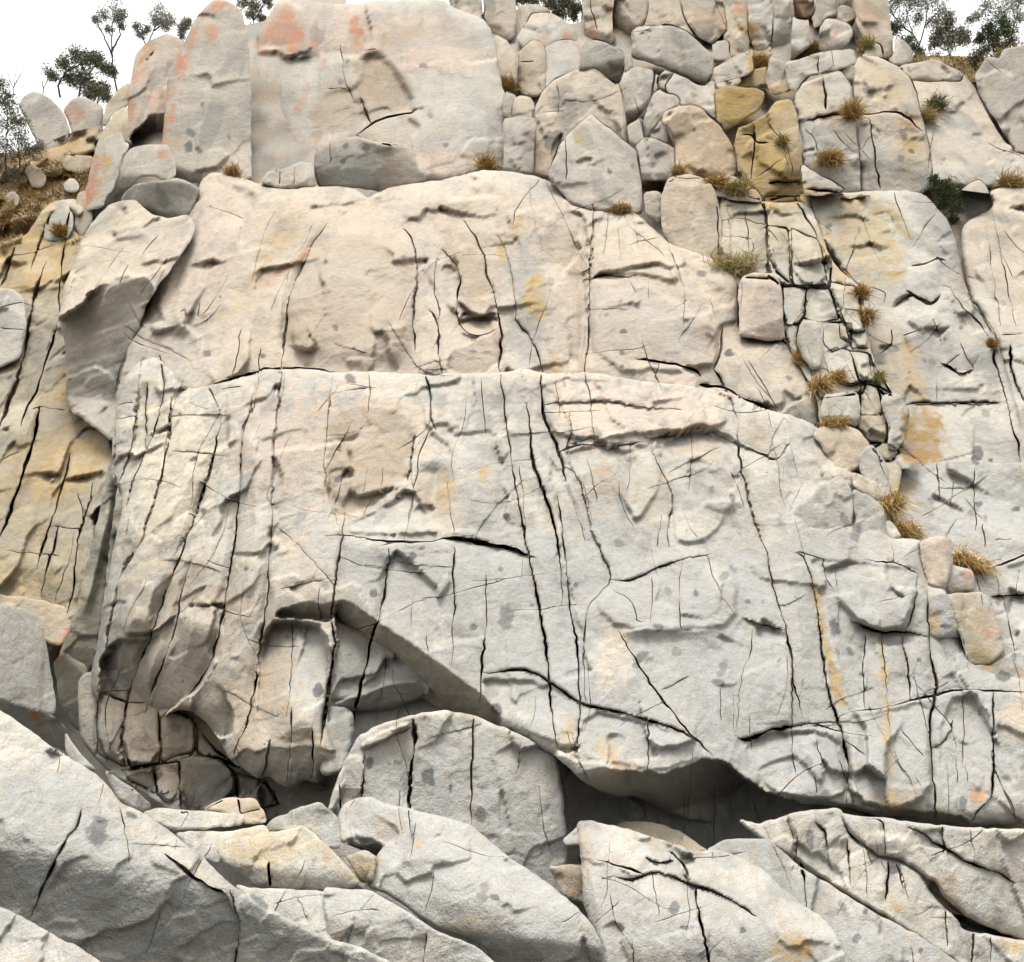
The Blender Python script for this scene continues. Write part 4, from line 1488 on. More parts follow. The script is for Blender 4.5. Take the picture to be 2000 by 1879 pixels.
bed += rock('215,935 219,850 228,790 240,745 262,712 300,695 335,720 360,762 405,754 440,746 478,736 500,730 513,722 550,721 606,721 651,727 740,726 830,731 846,736 862,730 985,728 '
            '1005,722 1035,720 1056,730 1160,727 1240,742 1300,748 1340,752 1362,757 1393,762 1428,766 1460,785 1500,800 1560,815 1600,835 1625,880 1650,910 1690,930 1722,960 1735,1000 '
            '1730,1050 1790,1052 1800,1060 1805,1110 1820,1150 1850,1200 1875,1240 1895,1290 1930,1310 2010,1330 2150,1400 2150,1612 1950,1610 1890,1612 1830,1602 1770,1592 1722,1597 1660,1578 '
            '1600,1572 1560,1572 1510,1590 1440,1618 1370,1605 1310,1590 1260,1560 1180,1550 1140,1530 1092,1480 1040,1450 985,1420 938,1412 915,1397 865,1387 826,1366 800,1330 '
            '770,1285 745,1272 716,1282 700,1270 664,1240 652,1290 642,1368 638,1420 662,1478 655,1508 634,1500 624,1532 592,1524 574,1542 540,1530 528,1514 500,1524 478,1500 450,1490 420,1430 380,1390 350,1385 320,1400 250,1400 200,1380 175,1345 '
            '180,1300 195,1240 205,1170 215,1110 225,1050 240,990 238,960',
            ctrl_depth(A_CTRL), (GREY, WHITE), rp=44, rd=40, split=True, parent=cliff, warm=.62,
            regions=[('664,1160 711,1194 741,1214 789,1247 827,1270 867,1300 915,1333 938,1348 1000,1425 938,1440 915,1410 865,1400 826,1380 800,1345 770,1300 745,1286 716,1300 650,1235 650,1190', 5,
                      (789, 1247, 0), (757, 1292, 130)),
                     ('523,1204 588,1174 613,1173 641,1182 664,1162 655,1225 613,1212 575,1210', 5, (600, 1174, 0), (600, 1212, 50)),
                     ('515,1212 575,1208 646,1219 660,1440 600,1460 500,1450 495,1330', 10, (560, 1212, 40), (560, 1400, 8)),
                     ('642,796 720,785 800,800 808,860 796,930 750,985 690,1012 640,1010 634,900', 7, (720, 785, -8), (700, 1010, 16)),
                     ('690,1014 750,988 800,935 850,1030 862,1048 640,1044', 7, (740, 985, 12), (745, 1050, -8)),
                     ('1095,884 1145,868 1262,861 1280,895 1302,940 1240,1036 1210,960 1130,925', 9, (1180, 870, 8), (1200, 1000, -10)),
                     ('1270,866 1365,834 1440,866 1450,930 1400,1060 1310,1070 1315,970', 9, (1350, 850, 10), (1360, 1050, -8)),
                     ('1060,732 1240,744 1400,775 1430,840 1260,850 1090,866 1062,800', 8, (1200, 735, 6), (1210, 860, -12)),
                     ('1145,1180 1195,1136 1260,1122 1390,1082 1450,1120 1440,1230 1330,1236 1210,1238', 14, (1280, 1100, -2), (1300, 1236, -11)),
                     ('1560,1085 1680,1095 1745,1100 1792,1122 1786,1190 1768,1232 1724,1236 1662,1212 1620,1150', 9, (1690, 1100, 4), (1700, 1230, -18)),
                     ('1640,1402 1734,1384 1818,1362 1820,1460 1826,1545 1760,1590 1660,1570 1655,1470', 10, (1730, 1390, 4), (1735, 1540, -18)),
                     ('1830,1362 1938,1350 1940,1560 1890,1600 1832,1590', 9, (1880, 1360, 10), (1880, 1590, 0)),
                     ('1440,1446 1545,1420 1640,1430 1655,1510 1650,1565 1560,1562 1490,1540', 8, (1540, 1425, 12), (1550, 1540, -6)),
                     ('940,1320 1070,1330 1130,1376 1128,1480 1085,1455 1000,1420 940,1345', 7, (1030, 1330, 8), (1050, 1440, -4)),
                     ('1136,1380 1260,1406 1345,1440 1393,1476 1320,1500 1290,1510 1180,1490 1130,1480', 7, (1240, 1400, 7), (1240, 1500, -5)),
                     ('1060,880 1100,915 1190,1130 1145,1200 1120,1210 1095,1060', 10, (1090, 1000, 10), (1160, 1000, 2)),
                     ('1085,1456 1135,1485 1180,1490 1240,1505 1290,1512 1320,1500 1395,1475 1465,1525 1500,1550 1560,1565 1600,1590 1440,1640 1310,1610 1180,1570 1080,1500', 5,
                      (1240, 1498, 0), (1262, 1580, 260)),
                     ('1500,1530 1590,1558 1640,1566 1720,1585 1770,1580 1840,1588 1890,1590 1890,1640 1500,1640', 8, (1640, 1556, 0), (1640, 1600, 70)),
                     ('198,1262 240,1248 300,1244 345,1208 372,1182 442,1180 440,1240 405,1330 357,1372 300,1420 190,1400', 5, (330, 1222, 0), (285, 1350, 85)),
                     ('357,1372 403,1320 428,1330 462,1400 456,1440 420,1446', 5, (396, 1336, 0), (432, 1430, 62)),
                     ('440,1486 458,1478 480,1460 505,1468 530,1448 562,1464 592,1446 630,1462 690,1466 690,1560 440,1560', 5, (560, 1456, 0), (560, 1535, 62)),
                     ])
# set-back blocks under the diagonal overhang
bed += rock('640,1205 720,1240 760,1250 805,1290 835,1310 848,1345 828,1364 765,1384 700,1392 640,1380 630,1300', ctrl_depth([(720, 1300, .35), (640, 1300, .5), (830, 1330, .5)]),
            (BLUE, GREY), rp=16, rd=16, parent=cliff, regions=[('640,1356 700,1364 740,1336 790,1318 830,1326 850,1400 640,1420', 8, (730, 1350, 0), (735, 1392, 60))])
bed += rock('626,1370 692,1384 690,1440 682,1470 672,1510 625,1520', ctrl_depth([(650, 1430, .5)]), (BLUE, GREY), rp=12, rd=14, parent=cliff)
bed += rock('680,1370 760,1375 830,1355 900,1385 940,1405 990,1440 960,1480 700,1480 670,1440', ctrl_depth([(800, 1400, 1.0)]), (BLUE, GREY), rp=12, rd=10, parent=cliff)
# back of the dark undercut
bed += rock('1060,1430 1500,1470 1640,1560 1700,1600 1700,1720 1300,1700 1080,1700', ctrl_depth([(1200, 1550, 2.0), (1600, 1600, 1.1), (1350, 1600, 1.6)]), (BLUE, GREY), rp=10, rd=6, parent=cliff)
# left gully wall
bed += rock('-180,500 20,480 55,455 90,400 130,388 165,392 175,430 172,480 180,560 190,700 215,860 232,920 236,960 215,1050 180,1180 130,1260 60,1230 -180,1180',
            ctrl_depth([(0, 700, 4.2), (100, 420, 4.1), (20, 520, 4.1), (150, 500, 3.9), (50, 1000, 3.6), (200, 1000, 3.2), (150, 800, 4.0)]), (OCHRE, (.40, .36, .27)), rp=12, rd=8, split=True, parent=cliff, warm=.62, amp=1.7)
# right wall, upper and lower
bed += rock('1555,380 1600,378 1650,376 1725,373 1790,373 1812,386 1834,409 1854,434 1867,470 1880,540 1890,570 1930,640 1950,670 1975,760 2000,850 2150,930 2150,960 1900,950 1720,960 1730,880 1750,830 '
            '1700,720 1680,640 1665,560 1610,470', ctrl_depth([(1700, 480, 2.3), (1850, 480, 2.3), (1800, 700, 2.2), (1950, 800, 2.3), (1780, 880, 2.2), (1600, 420, 2.0)]),
            (WHITE, GREY), rp=24, rd=26, split=True, parent=cliff, warm=.55)
bed += rock('1742,920 1797,909 1840,899 1890,899 1950,903 2150,908 2150,1400 1960,1380 1880,1290 1840,1190 1800,1100 1760,1040 1735,1000 1738,950',
            ctrl_depth([(1800, 960, 1.9), (1950, 1000, 1.8), (1900, 1200, 1.4), (2000, 1300, 1.3)]), (BLUE, WHITE), rp=22, rd=22, split=True, parent=cliff, warm=.6)
bed += rock('1877,445 1893,430 1923,417 1942,403 1930,372 1960,365 2150,372 2150,930 2005,900 1985,830 1952,690 1930,640 1892,572 1880,500',
            ctrl_depth([(1950, 450, 3.0), (1960, 700, 2.7)]), (WHITE, CREAM), rp=16, rd=18, split=True, parent=cliff, warm=.45)

GULLY = ['1492,385 1540,382 1578,384 1600,440 1625,510 1620,562 1575,562 1527,558 1500,540 1496,440',
         '1400,388 1440,380 1485,390 1498,420 1502,545 1440,540 1405,500',
         '1528,556 1575,564 1571,618 1560,633 1533,636 1529,583',
         '1577,564 1621,564 1634,606 1638,624 1601,629 1570,623',
         '1600,545 1672,560 1682,600 1690,650 1660,650 1640,620 1625,570',
         '1530,632 1560,634 1556,668 1566,700 1540,690',
         '1606,630 1662,630 1666,672 1625,688 1608,670',
         '1606,690 1631,679 1661,684 1698,691 1702,740 1664,754 1641,747 1618,728',
         '1584,724 1608,718 1623,732 1641,747 1691,752 1684,768 1613,778 1600,780 1588,748',
         '1680,754 1696,749 1714,757 1723,795 1721,812 1680,810',
         '1712,746 1726,741 1740,749 1746,769 1726,773 1714,760',
         '1676,812 1726,808 1738,835 1734,864 1697,866 1674,838',
         '1704,876 1732,862 1756,884 1742,900 1722,900',
         '1495,440 1540,445 1545,556 1515,530 1500,500',
         '1545,445 1600,470 1618,558 1548,556',
         '1640,600 1690,610 1700,680 1665,680',
         '1640,630 1660,634 1664,672 1640,660',
         '1660,684 1700,690 1712,742 1680,748',
         '1700,700 1740,770 1715,755']
GREG = jointed(GULLY, 4)
bed += rock('1395,385 1500,395 1580,395 1625,510 1685,570 1700,690 1765,800 1765,900 1745,1000 1700,970 1640,900 1600,830 1595,770 1530,660 1440,560 1400,500',
            ctrl_depth([(1450, 450, 1.9), (1580, 620, 1.85), (1660, 700, 1.75), (1700, 900, 1.35)]), ((.42, .38, .29), WHITE), rp=8, rd=6, split=True, parent=cliff, amp=1.3, warm=.5, regions=GREG)
# ------------------------------------------------------------------ single blocks and boulders
SEED = [0]
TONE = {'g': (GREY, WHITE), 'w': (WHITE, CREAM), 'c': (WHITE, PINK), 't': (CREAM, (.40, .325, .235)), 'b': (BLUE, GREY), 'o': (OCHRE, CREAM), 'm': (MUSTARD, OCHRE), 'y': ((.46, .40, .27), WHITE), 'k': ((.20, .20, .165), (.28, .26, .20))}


COLLECT = None


def build_stack(outline, specs, **kw):
    """tightly packed blocks: every block has its own plane, tilt and distance, the nearer ones hide the farther ones, open joints between them"""
    S = []
    for d in specs:
        P = pts(d['poly'])
        c = P.mean(0)
        PP = resample(chaikin(P, True, .2, 3), 6, True)
        PP = PP + 1.5 * np.stack([vnoise(np.c_[PP * .07, np.full(len(PP), 1.7)], 251), vnoise(np.c_[PP * .07, np.full(len(PP), 6.2)], 257)], -1)
        ar = .5 * np.sum(P[:, 0] * np.roll(P[:, 1], -1) - np.roll(P[:, 0], -1) * P[:, 1])
        size = math.sqrt(abs(ar))
        tg = np.roll(PP, -1, 0) - np.roll(PP, 1, 0)
        PP = PP + np.stack([tg[:, 1], -tg[:, 0]], -1) / (np.hypot(*tg.T)[:, None] + 1e-9) * 2.6 * np.sign(ar)
        S.append(dict(d, P=PP, c=c, size=size, D0=float(dref(c[0], c[1])) + d['off']))
    order = sorted(range(len(S)), key=lambda k: -S[k]['off'])

    def ids(Q):
        r = np.full(len(Q), -1)
        for k in order:
            P = S[k]['P']
            m = np.nonzero((Q >= P.min(0)).all(1) & (Q <= P.max(0)).all(1))[0]
            if len(m):
                r[m[in_poly(Q[m], P)]] = k
        return r
    planes = [plane_depth(sp['c'][0], sp['c'][1], sp['D0'], sp['yaw'], sp['lean']) for sp in S]

    def depth(px, py, own):
        D = np.zeros(len(px))
        for k in range(len(S)):
            m = own == k
            if m.any():
                D[m] = planes[k](px[m], py[m])
        return D
    rj = np.random.RandomState(9)
    for k in range(len(S)):
        sp = S[k]
        front = [S[j]['P'] for j in range(len(S)) if S[j]['off'] < sp['off'] - 1e-6]
        Q = resample(np.vstack([sp['P'], sp['P'][:1]]), 5, False)
        hid = np.zeros(len(Q), bool)
        for P in front:
            hid |= in_poly(Q, P)
        run = []
        for i in range(len(Q) + 1):
            if i < len(Q) and not hid[i]:
                run.append(Q[i])
            elif len(run) > 2:
                R = np.array(run)
                CRK.append((R, rj.uniform(1.5, 3.0), 8, 8, 1.5, R.min(0) - 30, R.max(0) + 30, 0))
                run = []
            else:
                run = []
        rr = np.random.RandomState(k * 7 + 3)
        sp['cuts'] = list(sp['cuts'])
        hh = np.ptp(sp['P'][:, 1])
        ww = np.ptp(sp['P'][:, 0])
        lo_, hi_ = sp['P'].min(0), sp['P'].max(0)
        for an, f in ((math.pi / 2 + rr.normal(0, .4), rr.uniform(.70, .92)), (-math.pi / 2 + rr.normal(0, .5), rr.uniform(.75, .95)), (rr.choice([0, math.pi]) + rr.normal(0, .35), rr.uniform(.55, .85))):
            mx = (lo_[0] + hi_[0]) / 2 + math.cos(an) * ww * (f - .5)
            my = (lo_[1] + hi_[1]) / 2 + math.sin(an) * hh * (f - .5)
            sp['cuts'].append((mx - math.sin(an) * 10, my + math.cos(an) * 10, mx + math.sin(an) * 10, my - math.cos(an) * 10, rr.uniform(.3, 1.1) * min(1, 90 / sp['size']), 1.2))
    out = rock(outline, depth, None, owner=dict(ids=ids, specs=S), **kw)
    for o in out:
        sp = S[ob_id[o.name]]
        if sp['label']:
            o.name = sp['name']
            o.data.name = sp['name']
            tag(o, sp['label'], sp['cat'], sp['group'])
        else:
            o.name = 'rock_block'
            o.parent = cliff
            bed.append(o)


def B(poly, off, yaw, lean, tone, rp, rd, label=None, group=None, name='boulder', cat='boulder', anchor=None, **kw):
    P = pts(poly)
    c = np.array(anchor, float) if anchor else P.mean(0)
    if COLLECT is not None:
        tn = TONE[tone]
        if tone in 'gb':
            tn = tuple(tuple(np.array(v) * .6 + np.array(CREAM) * .4) for v in tn)
        big = rp >= 18
        COLLECT.append(dict(poly=poly, off=off, yaw=yaw, lean=lean, cols=tn, rp=rp * .4 if big else 3.2, rd=rd * .42 if big else 3.2, label=label, group=group, name=name, cat=cat,
                            cuts=kw.get('cuts', ()), regions=kw.get('regions', ())))
        return
    SEED[0] += 1
    D0 = float(dref(c[0], c[1])) + off
    kw.setdefault('seed', SEED[0])
    kw.setdefault('grow', 2.2)
    size = math.sqrt(abs(.5 * np.sum(P[:, 0] * np.roll(P[:, 1], -1) - np.roll(P[:, 0], -1) * P[:, 1])))
    cuts = list(kw.pop('cuts', ()))
    rr = np.random.RandomState(SEED[0] * 7 + 1)
    a0 = rr.uniform(0, 6.28)
    lo_, hi_ = P.min(0), np.minimum(P.max(0), 1900)
    for an, f in ((math.pi / 2 + rr.normal(0, .4), rr.uniform(.72, .92)), (-math.pi / 2 + rr.normal(0, .5), rr.uniform(.78, .95)), (rr.choice([0, math.pi]) + rr.normal(0, .35), rr.uniform(.6, .85))):      # broken faces
        mx = (lo_[0] + hi_[0]) / 2 + math.cos(an) * (hi_[0] - lo_[0]) * (f - .5)
        my = (lo_[1] + hi_[1]) / 2 + math.sin(an) * (hi_[1] - lo_[1]) * (f - .5)
        cuts.append((mx - math.sin(an) * 10, my + math.cos(an) * 10, mx + math.sin(an) * 10, my - math.cos(an) * 10, rr.uniform(.25, 1.0) * min(1, 75 / size), max(1.0, size * .008)))
    kw['cuts'] = cuts
    if size > 230 or kw.pop('round', False):
        rp, rd = rp * .6, rd * .6
    else:
        rp, rd = min(rp * .3, 3.5), min(rd * .35, 4)
        kw.setdefault('amp', .55)
        kw['grow'] = -.4
    kw.setdefault('bscale', float(np.clip(size / 170, .35, 1.0)))
    kw.setdefault('smooth_edge', False)
    kw.setdefault('f2', 9.0 if size < 160 else 6.0)
    kw.setdefault('jit', 1.8)
    kw.setdefault('shrink', .05)
    kw.setdefault('warm', .45 + .25 * rs.rand())
    tn = TONE[tone]
    if c[1] < 620 and tone in 'gb':      # the upper rocks are weathered warmer
        tn = tuple(tuple(np.array(v) * .6 + np.array(CREAM) * .4) for v in tn)
    o = rock(poly, plane_depth(c[0], c[1], D0, yaw, lean), tn, rp=rp, rd=rd, name=name if label else 'rock_block', parent=None if label else cliff, **kw)[0]
    if label:
        tag(o, label, cat, group)
    else:
        bed.append(o)
    return o


G_TOP = 'boulders perched along the cliff top'
G_GUL = 'boulders choking the gully'
G_FG = 'boulders fallen at the cliff foot'
G_SL = 'rocks on the grassy slope'

# top left
B('448,3 465,15 476,33 483,60 488,113 491,176 491,252 492,352 440,362 400,366 388,369 350,354 316,322 314,300 317,264 323,214 325,164 337,136 352,106 365,73 377,43 392,23 413,2 430,-3', 1.0, 4, 6, 'g', 26, 30,
  'tall rounded standing boulder with red lichen down its left edge', G_TOP, grow=1.5, cuts=[(314, 318, 395, 346, 1.6, 4), (402, 20, 332, 215, .8, 4), (470, 30, 480, 340, -.0, 4)])
B('327,64 350,75 372,84 372,140 340,214 330,262 312,282 284,290 262,283 239,280 237,255 249,214 252,170 254,160 259,131 264,108 277,91 297,75 317,67', 2.0, -14, 4, 'c', 18, 20,
  'lichen-streaked boulder with a dark hollow beneath, left of the tallest standing boulder', G_TOP,
  regions=[('258,262 285,234 296,220 340,212 335,300 255,300', 5, (290, 222, 0), (288, 285, 120)), ('280,125 303,92 306,97 290,120', 4, (290, 110, 14), (300, 95, 14))])
B('221,219 249,208 252,234 240,254 241,277 256,281 247,299 236,312 228,352 222,368 206,387 203,406 164,414 159,404 168,365 175,335 184,302 188,282 195,267 208,244 218,231', 2.5, -22, 6, 'y', 12, 14,
  'leaning yellow and orange stained rock slab on the buttress shoulder', G_TOP, name='rock_slab', cat='rock slab')
B('240,305 259,286 330,280 345,330 340,350 322,356 302,344 274,346 262,362 242,376 232,367 236,335', 1.8, -8, 10, 'b', 10, 12,
  'squarish grey block wedged under the lichen-streaked boulder', G_TOP, cuts=[(270, 342, 330, 350, 1.2, 4)])
B('232,392 243,374 266,358 315,352 350,348 392,366 372,420 335,432 290,416 262,398', 1.7, -12, -34, 'y', 10, 8, 'deeply shadowed flat slab under the tall standing boulder', G_TOP, name='rock_slab', cat='rock slab')
B('163,470 176,443 191,423 214,403 241,393 262,390 275,403 290,418 325,428 372,420 380,450 350,500 305,560 282,600 270,640 250,690 240,745 232,800 222,862 206,848 170,822 141,802 132,772 130,740 131,716 128,670 123,645 117,620 121,600 124,578 129,553 142,525 153,502', 1.5, -12, 22, 'w', 14, 16,
  'massive overhanging block with a dark underside on the left of the buttress', G_TOP, anchor=(230, 480),
  regions=[('90,630 118,618 145,598 160,590 180,562 215,548 235,535 285,532 310,560 290,880 110,880', 5, (200, 555, 4), (180, 740, 300)), ('110,738 165,722 195,712 240,742 270,910 100,910', 6, (180, 715, -50), (180, 850, -40))])
# side slabs on the left flank
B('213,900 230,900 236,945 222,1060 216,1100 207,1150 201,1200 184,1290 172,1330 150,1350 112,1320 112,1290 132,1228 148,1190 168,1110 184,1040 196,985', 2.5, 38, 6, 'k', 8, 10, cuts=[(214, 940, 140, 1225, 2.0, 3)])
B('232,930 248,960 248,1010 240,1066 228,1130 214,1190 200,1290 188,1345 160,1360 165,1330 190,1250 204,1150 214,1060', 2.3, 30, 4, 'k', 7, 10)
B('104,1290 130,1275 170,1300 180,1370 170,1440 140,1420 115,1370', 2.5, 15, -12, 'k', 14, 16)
KREG = jointed(['250,1372 310,1374 312,1490 255,1500 236,1450', '312,1376 360,1392 385,1420 380,1470 345,1476 316,1490', '386,1420 424,1468 470,1500 430,1482 386,1472',
                '190,1350 248,1372 234,1450 245,1500 190,1470', '245,1505 300,1495 305,1550 248,1522', '304,1495 350,1486 350,1560 328,1570 306,1552',
                '352,1484 378,1474 433,1484 460,1510 462,1550 400,1580 352,1588', '462,1510 520,1525 545,1570 470,1590 464,1550'], 8, 14, .3)
bed += rock('150,1320 210,1305 300,1320 360,1350 410,1390 460,1450 480,1480 540,1510 600,1500 690,1450 715,1500 690,1570 560,1600 400,1600 340,1592 300,1562 240,1528 190,1488 155,1440',
            ctrl_depth([(200, 1350, 2.3), (250, 1370, 2.0), (250, 1500, 2.4), (400, 1420, 1.8), (400, 1560, 2.2), (600, 1540, 2.2)], 60), (BLUE, (.33, .29, .22)), rp=5, rd=5, split=True, parent=cliff, regions=KREG, amp=1.2)
B('-180,1165 30,1184 74,1198 86,1224 96,1290 111,1372 106,1398 60,1388 0,1368 -180,1350', .4, 10, 6, 'b', 8, 10, 'squared grey block at the left edge above the foreground boulder', G_FG, cuts=[(88, 1220, 112, 1380, -1.2, 3)])
B('-180,1150 60,1166 128,1184 140,1230 118,1265 85,1250 -180,1215', 1.6, 5, 20, 't', 12, 12)
B('-180,1350 20,1366 100,1392 130,1420 150,1470 60,1450 -180,1420', 1.4, 0, -30, 'b', 10, 8)
B('126,1425 150,1460 185,1500 200,1510 150,1500 128,1470', -.2, 0, 30, 'b', 8, 8, 'thin pale wedge of rock in the dark gap behind the foreground boulder', G_FG)
# great boulder
B('541,2 570,-8 610,2 650,8 700,8 730,0 860,0 905,22 945,37 960,60 970,100 975,150 985,180 990,205 990,290 988,336 930,348 870,358 810,356 740,352 700,300 613,306 548,330 513,336 503,348 498,250 498,130 503,66 515,45', 1.3, 2, 8, 'c', 40, 52,
  'huge rounded boulder with orange lichen streaks crowning the cliff', G_TOP,
  regions=[('700,100 745,92 785,140 822,212 752,230 722,245 690,270 612,276 600,210 641,170 700,165', 16, (600, 245, 0), (800, 165, 16))], grow=.5, cuts=[(600, 0, 560, 330, .5, 8), (690, 60, 610, 330, .2, 8), (870, 285, 800, 350, .35, 12), (905, 20, 985, 200, -.0, 5), (1000, 130, 860, -5, .5, 8)])
B('613,297 636,281 661,274 696,265 726,274 779,283 803,292 812,320 836,352 805,362 740,376 716,370 664,366 621,366 613,345', 1.05, -4, 4, 'b', 16, 18, 'grey-based wedge under the huge lichen boulder', G_TOP, cuts=[(620, 312, 800, 322, .7, 10), (636, 281, 642, 325, .15, 3)])
B('506,356 520,335 535,330 548,330 581,317 611,315 614,340 620,366 545,368', 1.1, 0, 8, 'w', 9, 9, 'row of low blocks under the left foot of the huge lichen boulder', G_TOP)
B('590,-10 640,-12 680,2 672,12 620,14 595,6', 2.6, 0, 20, 'w', 8, 8, 'sliver of rock behind the top of the huge lichen boulder', G_TOP)
# stack right of the great boulder
COLLECT = []
B('868,-70 940,-70 944,20 940,40 905,26 880,8', 2.2, 0, 10, 'c', 8, 8, 'pale rock with red lichen behind the right shoulder of the huge boulder', G_TOP)
B('944,-70 1000,-70 1008,30 1003,75 985,80 960,60 946,30', 2.2, 8, 6, 't', 10, 10)
B('965,68 990,80 1008,110 1008,170 1000,178 985,175 972,150 968,100', 1.8, 4, 6, 't', 12, 14)
B('1000,10 1025,12 1040,10 1060,12 1078,26 1060,40 1030,55 1003,62', 3.6, 0, 10, 'w', 8, 8)
B('1010,76 1023,55 1040,28 1073,25 1100,40 1118,55 1128,73 1140,90 1060,100 1025,95', 3.0, 0, 12, 'c', 16, 18, 'domed pale boulder with red lichen at its foot, right of the huge boulder', G_TOP)
B('1013,106 1028,88 1043,79 1058,86 1064,101 1063,141 1062,178 1045,190 1020,184 1011,155', 2.2, -3, 6, 't', 12, 14, 'upright thumb-shaped rock beside the huge boulder', G_TOP)
B('1065,96 1086,81 1111,78 1136,86 1144,101 1145,140 1120,160 1090,175 1065,186', 2.4, 6, 14, 'c', 16, 16, 'pinkish slumped boulder next to the thumb-shaped rock', G_TOP)
B('1137,110 1143,86 1164,78 1181,83 1211,98 1219,108 1218,141 1206,162 1189,150 1161,133 1133,140', 1.5, 0, -2, 'g', 12, 14, 'grey boulder balanced on the rounded column with a shaded underside', G_TOP, cuts=[(1137, 136, 1216, 116, 1.3, 4)])
B('1043,220 1058,184 1075,164 1101,148 1131,137 1164,135 1191,148 1207,161 1213,196 1219,226 1224,264 1228,300 1200,350 1080,350 1038,340 1042,290', 1.6, -4, 6, 't', 26, 30, 'big rounded column of rock under the balanced grey boulder', G_TOP,
  regions=[('1150,220 1200,226 1216,250 1215,285 1185,255', 8, (1180, 225, 0), (1190, 270, 18)), ('1070,290 1095,255 1105,262 1090,300 1080,340', 6, (1090, 260, 16), (1080, 330, 16))])
B('1151,224 1189,252 1219,277 1242,294 1247,327 1252,365 1255,405 1250,420 1219,412 1161,412 1120,400 1095,374 1070,342 1083,315 1091,289 1108,267 1126,249', .9, 6, 8, 'g', 22, 26, 'pale pointed boulder with a curved flake scar in front of the rounded column', G_TOP)
B('985,182 1004,186 1010,200 1004,228 985,232', 1.7, 0, 6, 'g', 8, 8)
B('1004,196 1015,189 1033,191 1042,201 1043,232 1020,228 1000,232', 1.6, 0, 8, 'w', 10, 10)
B('984,235 1020,227 1042,231 1045,252 1041,302 1040,340 984,340', 1.5, 0, 4, 'b', 12, 12)
B('1138,15 1142,-70 1203,-70 1201,38 1200,78 1191,84 1181,78 1156,82 1146,68 1140,40', 2.4, 0, 6, 'o', 8, 8)
B('1201,15 1208,-70 1266,-70 1263,25 1256,50 1239,60 1221,68 1200,73 1199,38', 1.9, -4, 2, 't', 9, 12, 'square-cut tan block in the top row above the gully', G_TOP, cuts=[(1200, 60, 1256, 45, 1.0, 3)])
B('1265,-70 1312,-70 1330,15 1342,40 1352,58 1365,73 1375,95 1350,115 1250,95 1240,58 1257,48', 2.0, 3, 6, 't', 14, 14)
B('1234,68 1242,55 1269,52 1307,50 1340,62 1365,83 1380,98 1390,108 1391,141 1386,158 1375,164 1327,144 1284,126 1252,116 1234,110 1237,88', 1.3, 4, 2, 'g', 18, 20, 'broad overhanging boulder with a dark gap beneath in the upper stack', G_TOP,
  cuts=[(1236, 104, 1390, 150, 1.0, 5)], regions=[('1240,60 1270,55 1275,75 1255,85 1240,110 1236,80', 5, (1250, 60, -8), (1250, 100, 4))])
B('1315,-70 1352,-70 1403,-70 1415,38 1420,58 1405,72 1392,86 1365,75 1352,55 1337,28', 1.7, 8, 6, 't', 10, 12, 'tilted tan slab with an orange edge above the overhanging boulder', G_TOP)
B('1403,-70 1462,-70 1464,35 1462,105 1440,120 1420,110 1415,70 1420,50', 2.4, 4, 4, 'w', 10, 10)
B('1206,168 1214,148 1222,143 1242,131 1276,136 1276,152 1270,189 1263,209 1242,231 1221,244 1215,221 1212,191', 1.7, -4, 4, 'w', 14, 16, 'egg-shaped upright boulder between the rounded column and the narrow splinters', G_TOP, cuts=[(1218, 232, 1266, 195, .9, 4)])
B('1214,110 1232,108 1236,128 1222,142 1214,135', 2.0, 0, 8, 'g', 7, 7)
B('1276,150 1284,143 1288,165 1278,190 1268,215 1266,200', 2.1, 0, 4, 'g', 5, 6)
B('1287,168 1287,150 1297,137 1317,141 1314,157 1304,168 1299,178', 2.0, 0, 10, 'b', 8, 9)
B('1300,168 1320,143 1340,148 1372,164 1392,156 1402,176 1400,196 1405,216 1397,236 1372,222 1352,212 1327,207 1312,190', 1.7, 4, 14, 'g', 18, 20, 'smooth grey boulder in shade below the overhanging boulder', G_TOP)
B('1277,186 1287,175 1302,184 1320,187 1328,199 1309,213 1297,221 1274,251 1265,270 1259,272 1258,237 1267,211', 1.5, -6, 8, 'g', 9, 12, 'small pale pinnacle among the splinters', G_TOP)
B('1297,224 1307,214 1327,208 1352,205 1370,214 1387,229 1405,244 1423,272 1433,294 1440,334 1430,346 1322,346 1319,277 1309,257 1295,239', 1.2, 6, 8, 't', 18, 22, 'tan humped boulder above the ledge of grass tufts', G_TOP, cuts=[(1395, 244, 1345, 275, -.3, 8), (1408, 240, 1375, 345, .0, 8)])
B('1242,287 1259,270 1277,272 1302,282 1317,292 1319,312 1314,352 1249,352 1246,315', 1.5, 0, 6, 'b', 12, 12, 'grey wedge block behind the large brown tussock', G_TOP)
B('1274,249 1292,234 1304,252 1318,274 1318,291 1289,276 1267,272', 1.7, 4, 6, 'b', 7, 8)
B('1224,250 1252,228 1258,247 1260,267 1244,289 1226,282', 1.9, 0, 4, 'b', 8, 8)
B('1398,178 1428,169 1478,174 1495,181 1480,214 1437,244 1418,254 1402,244', 1.6, -4, 4, 'm', 10, 12, 'mustard-stained block in the dark recess of the upper gully', G_GUL)
B('1420,150 1500,130 1510,175 1440,172', 2.4, 0, 0, 'm', 8, 8)
B('1392,138 1425,118 1468,107 1472,137 1438,150 1398,158', 1.7, 0, 12, 'g', 7, 8)
B('1396,160 1440,150 1445,160 1420,170 1398,172', 1.7, 0, 16, 'g', 5, 6)
B('1392,86 1420,78 1425,112 1395,124', 2.2, 0, 6, 'b', 7, 8)
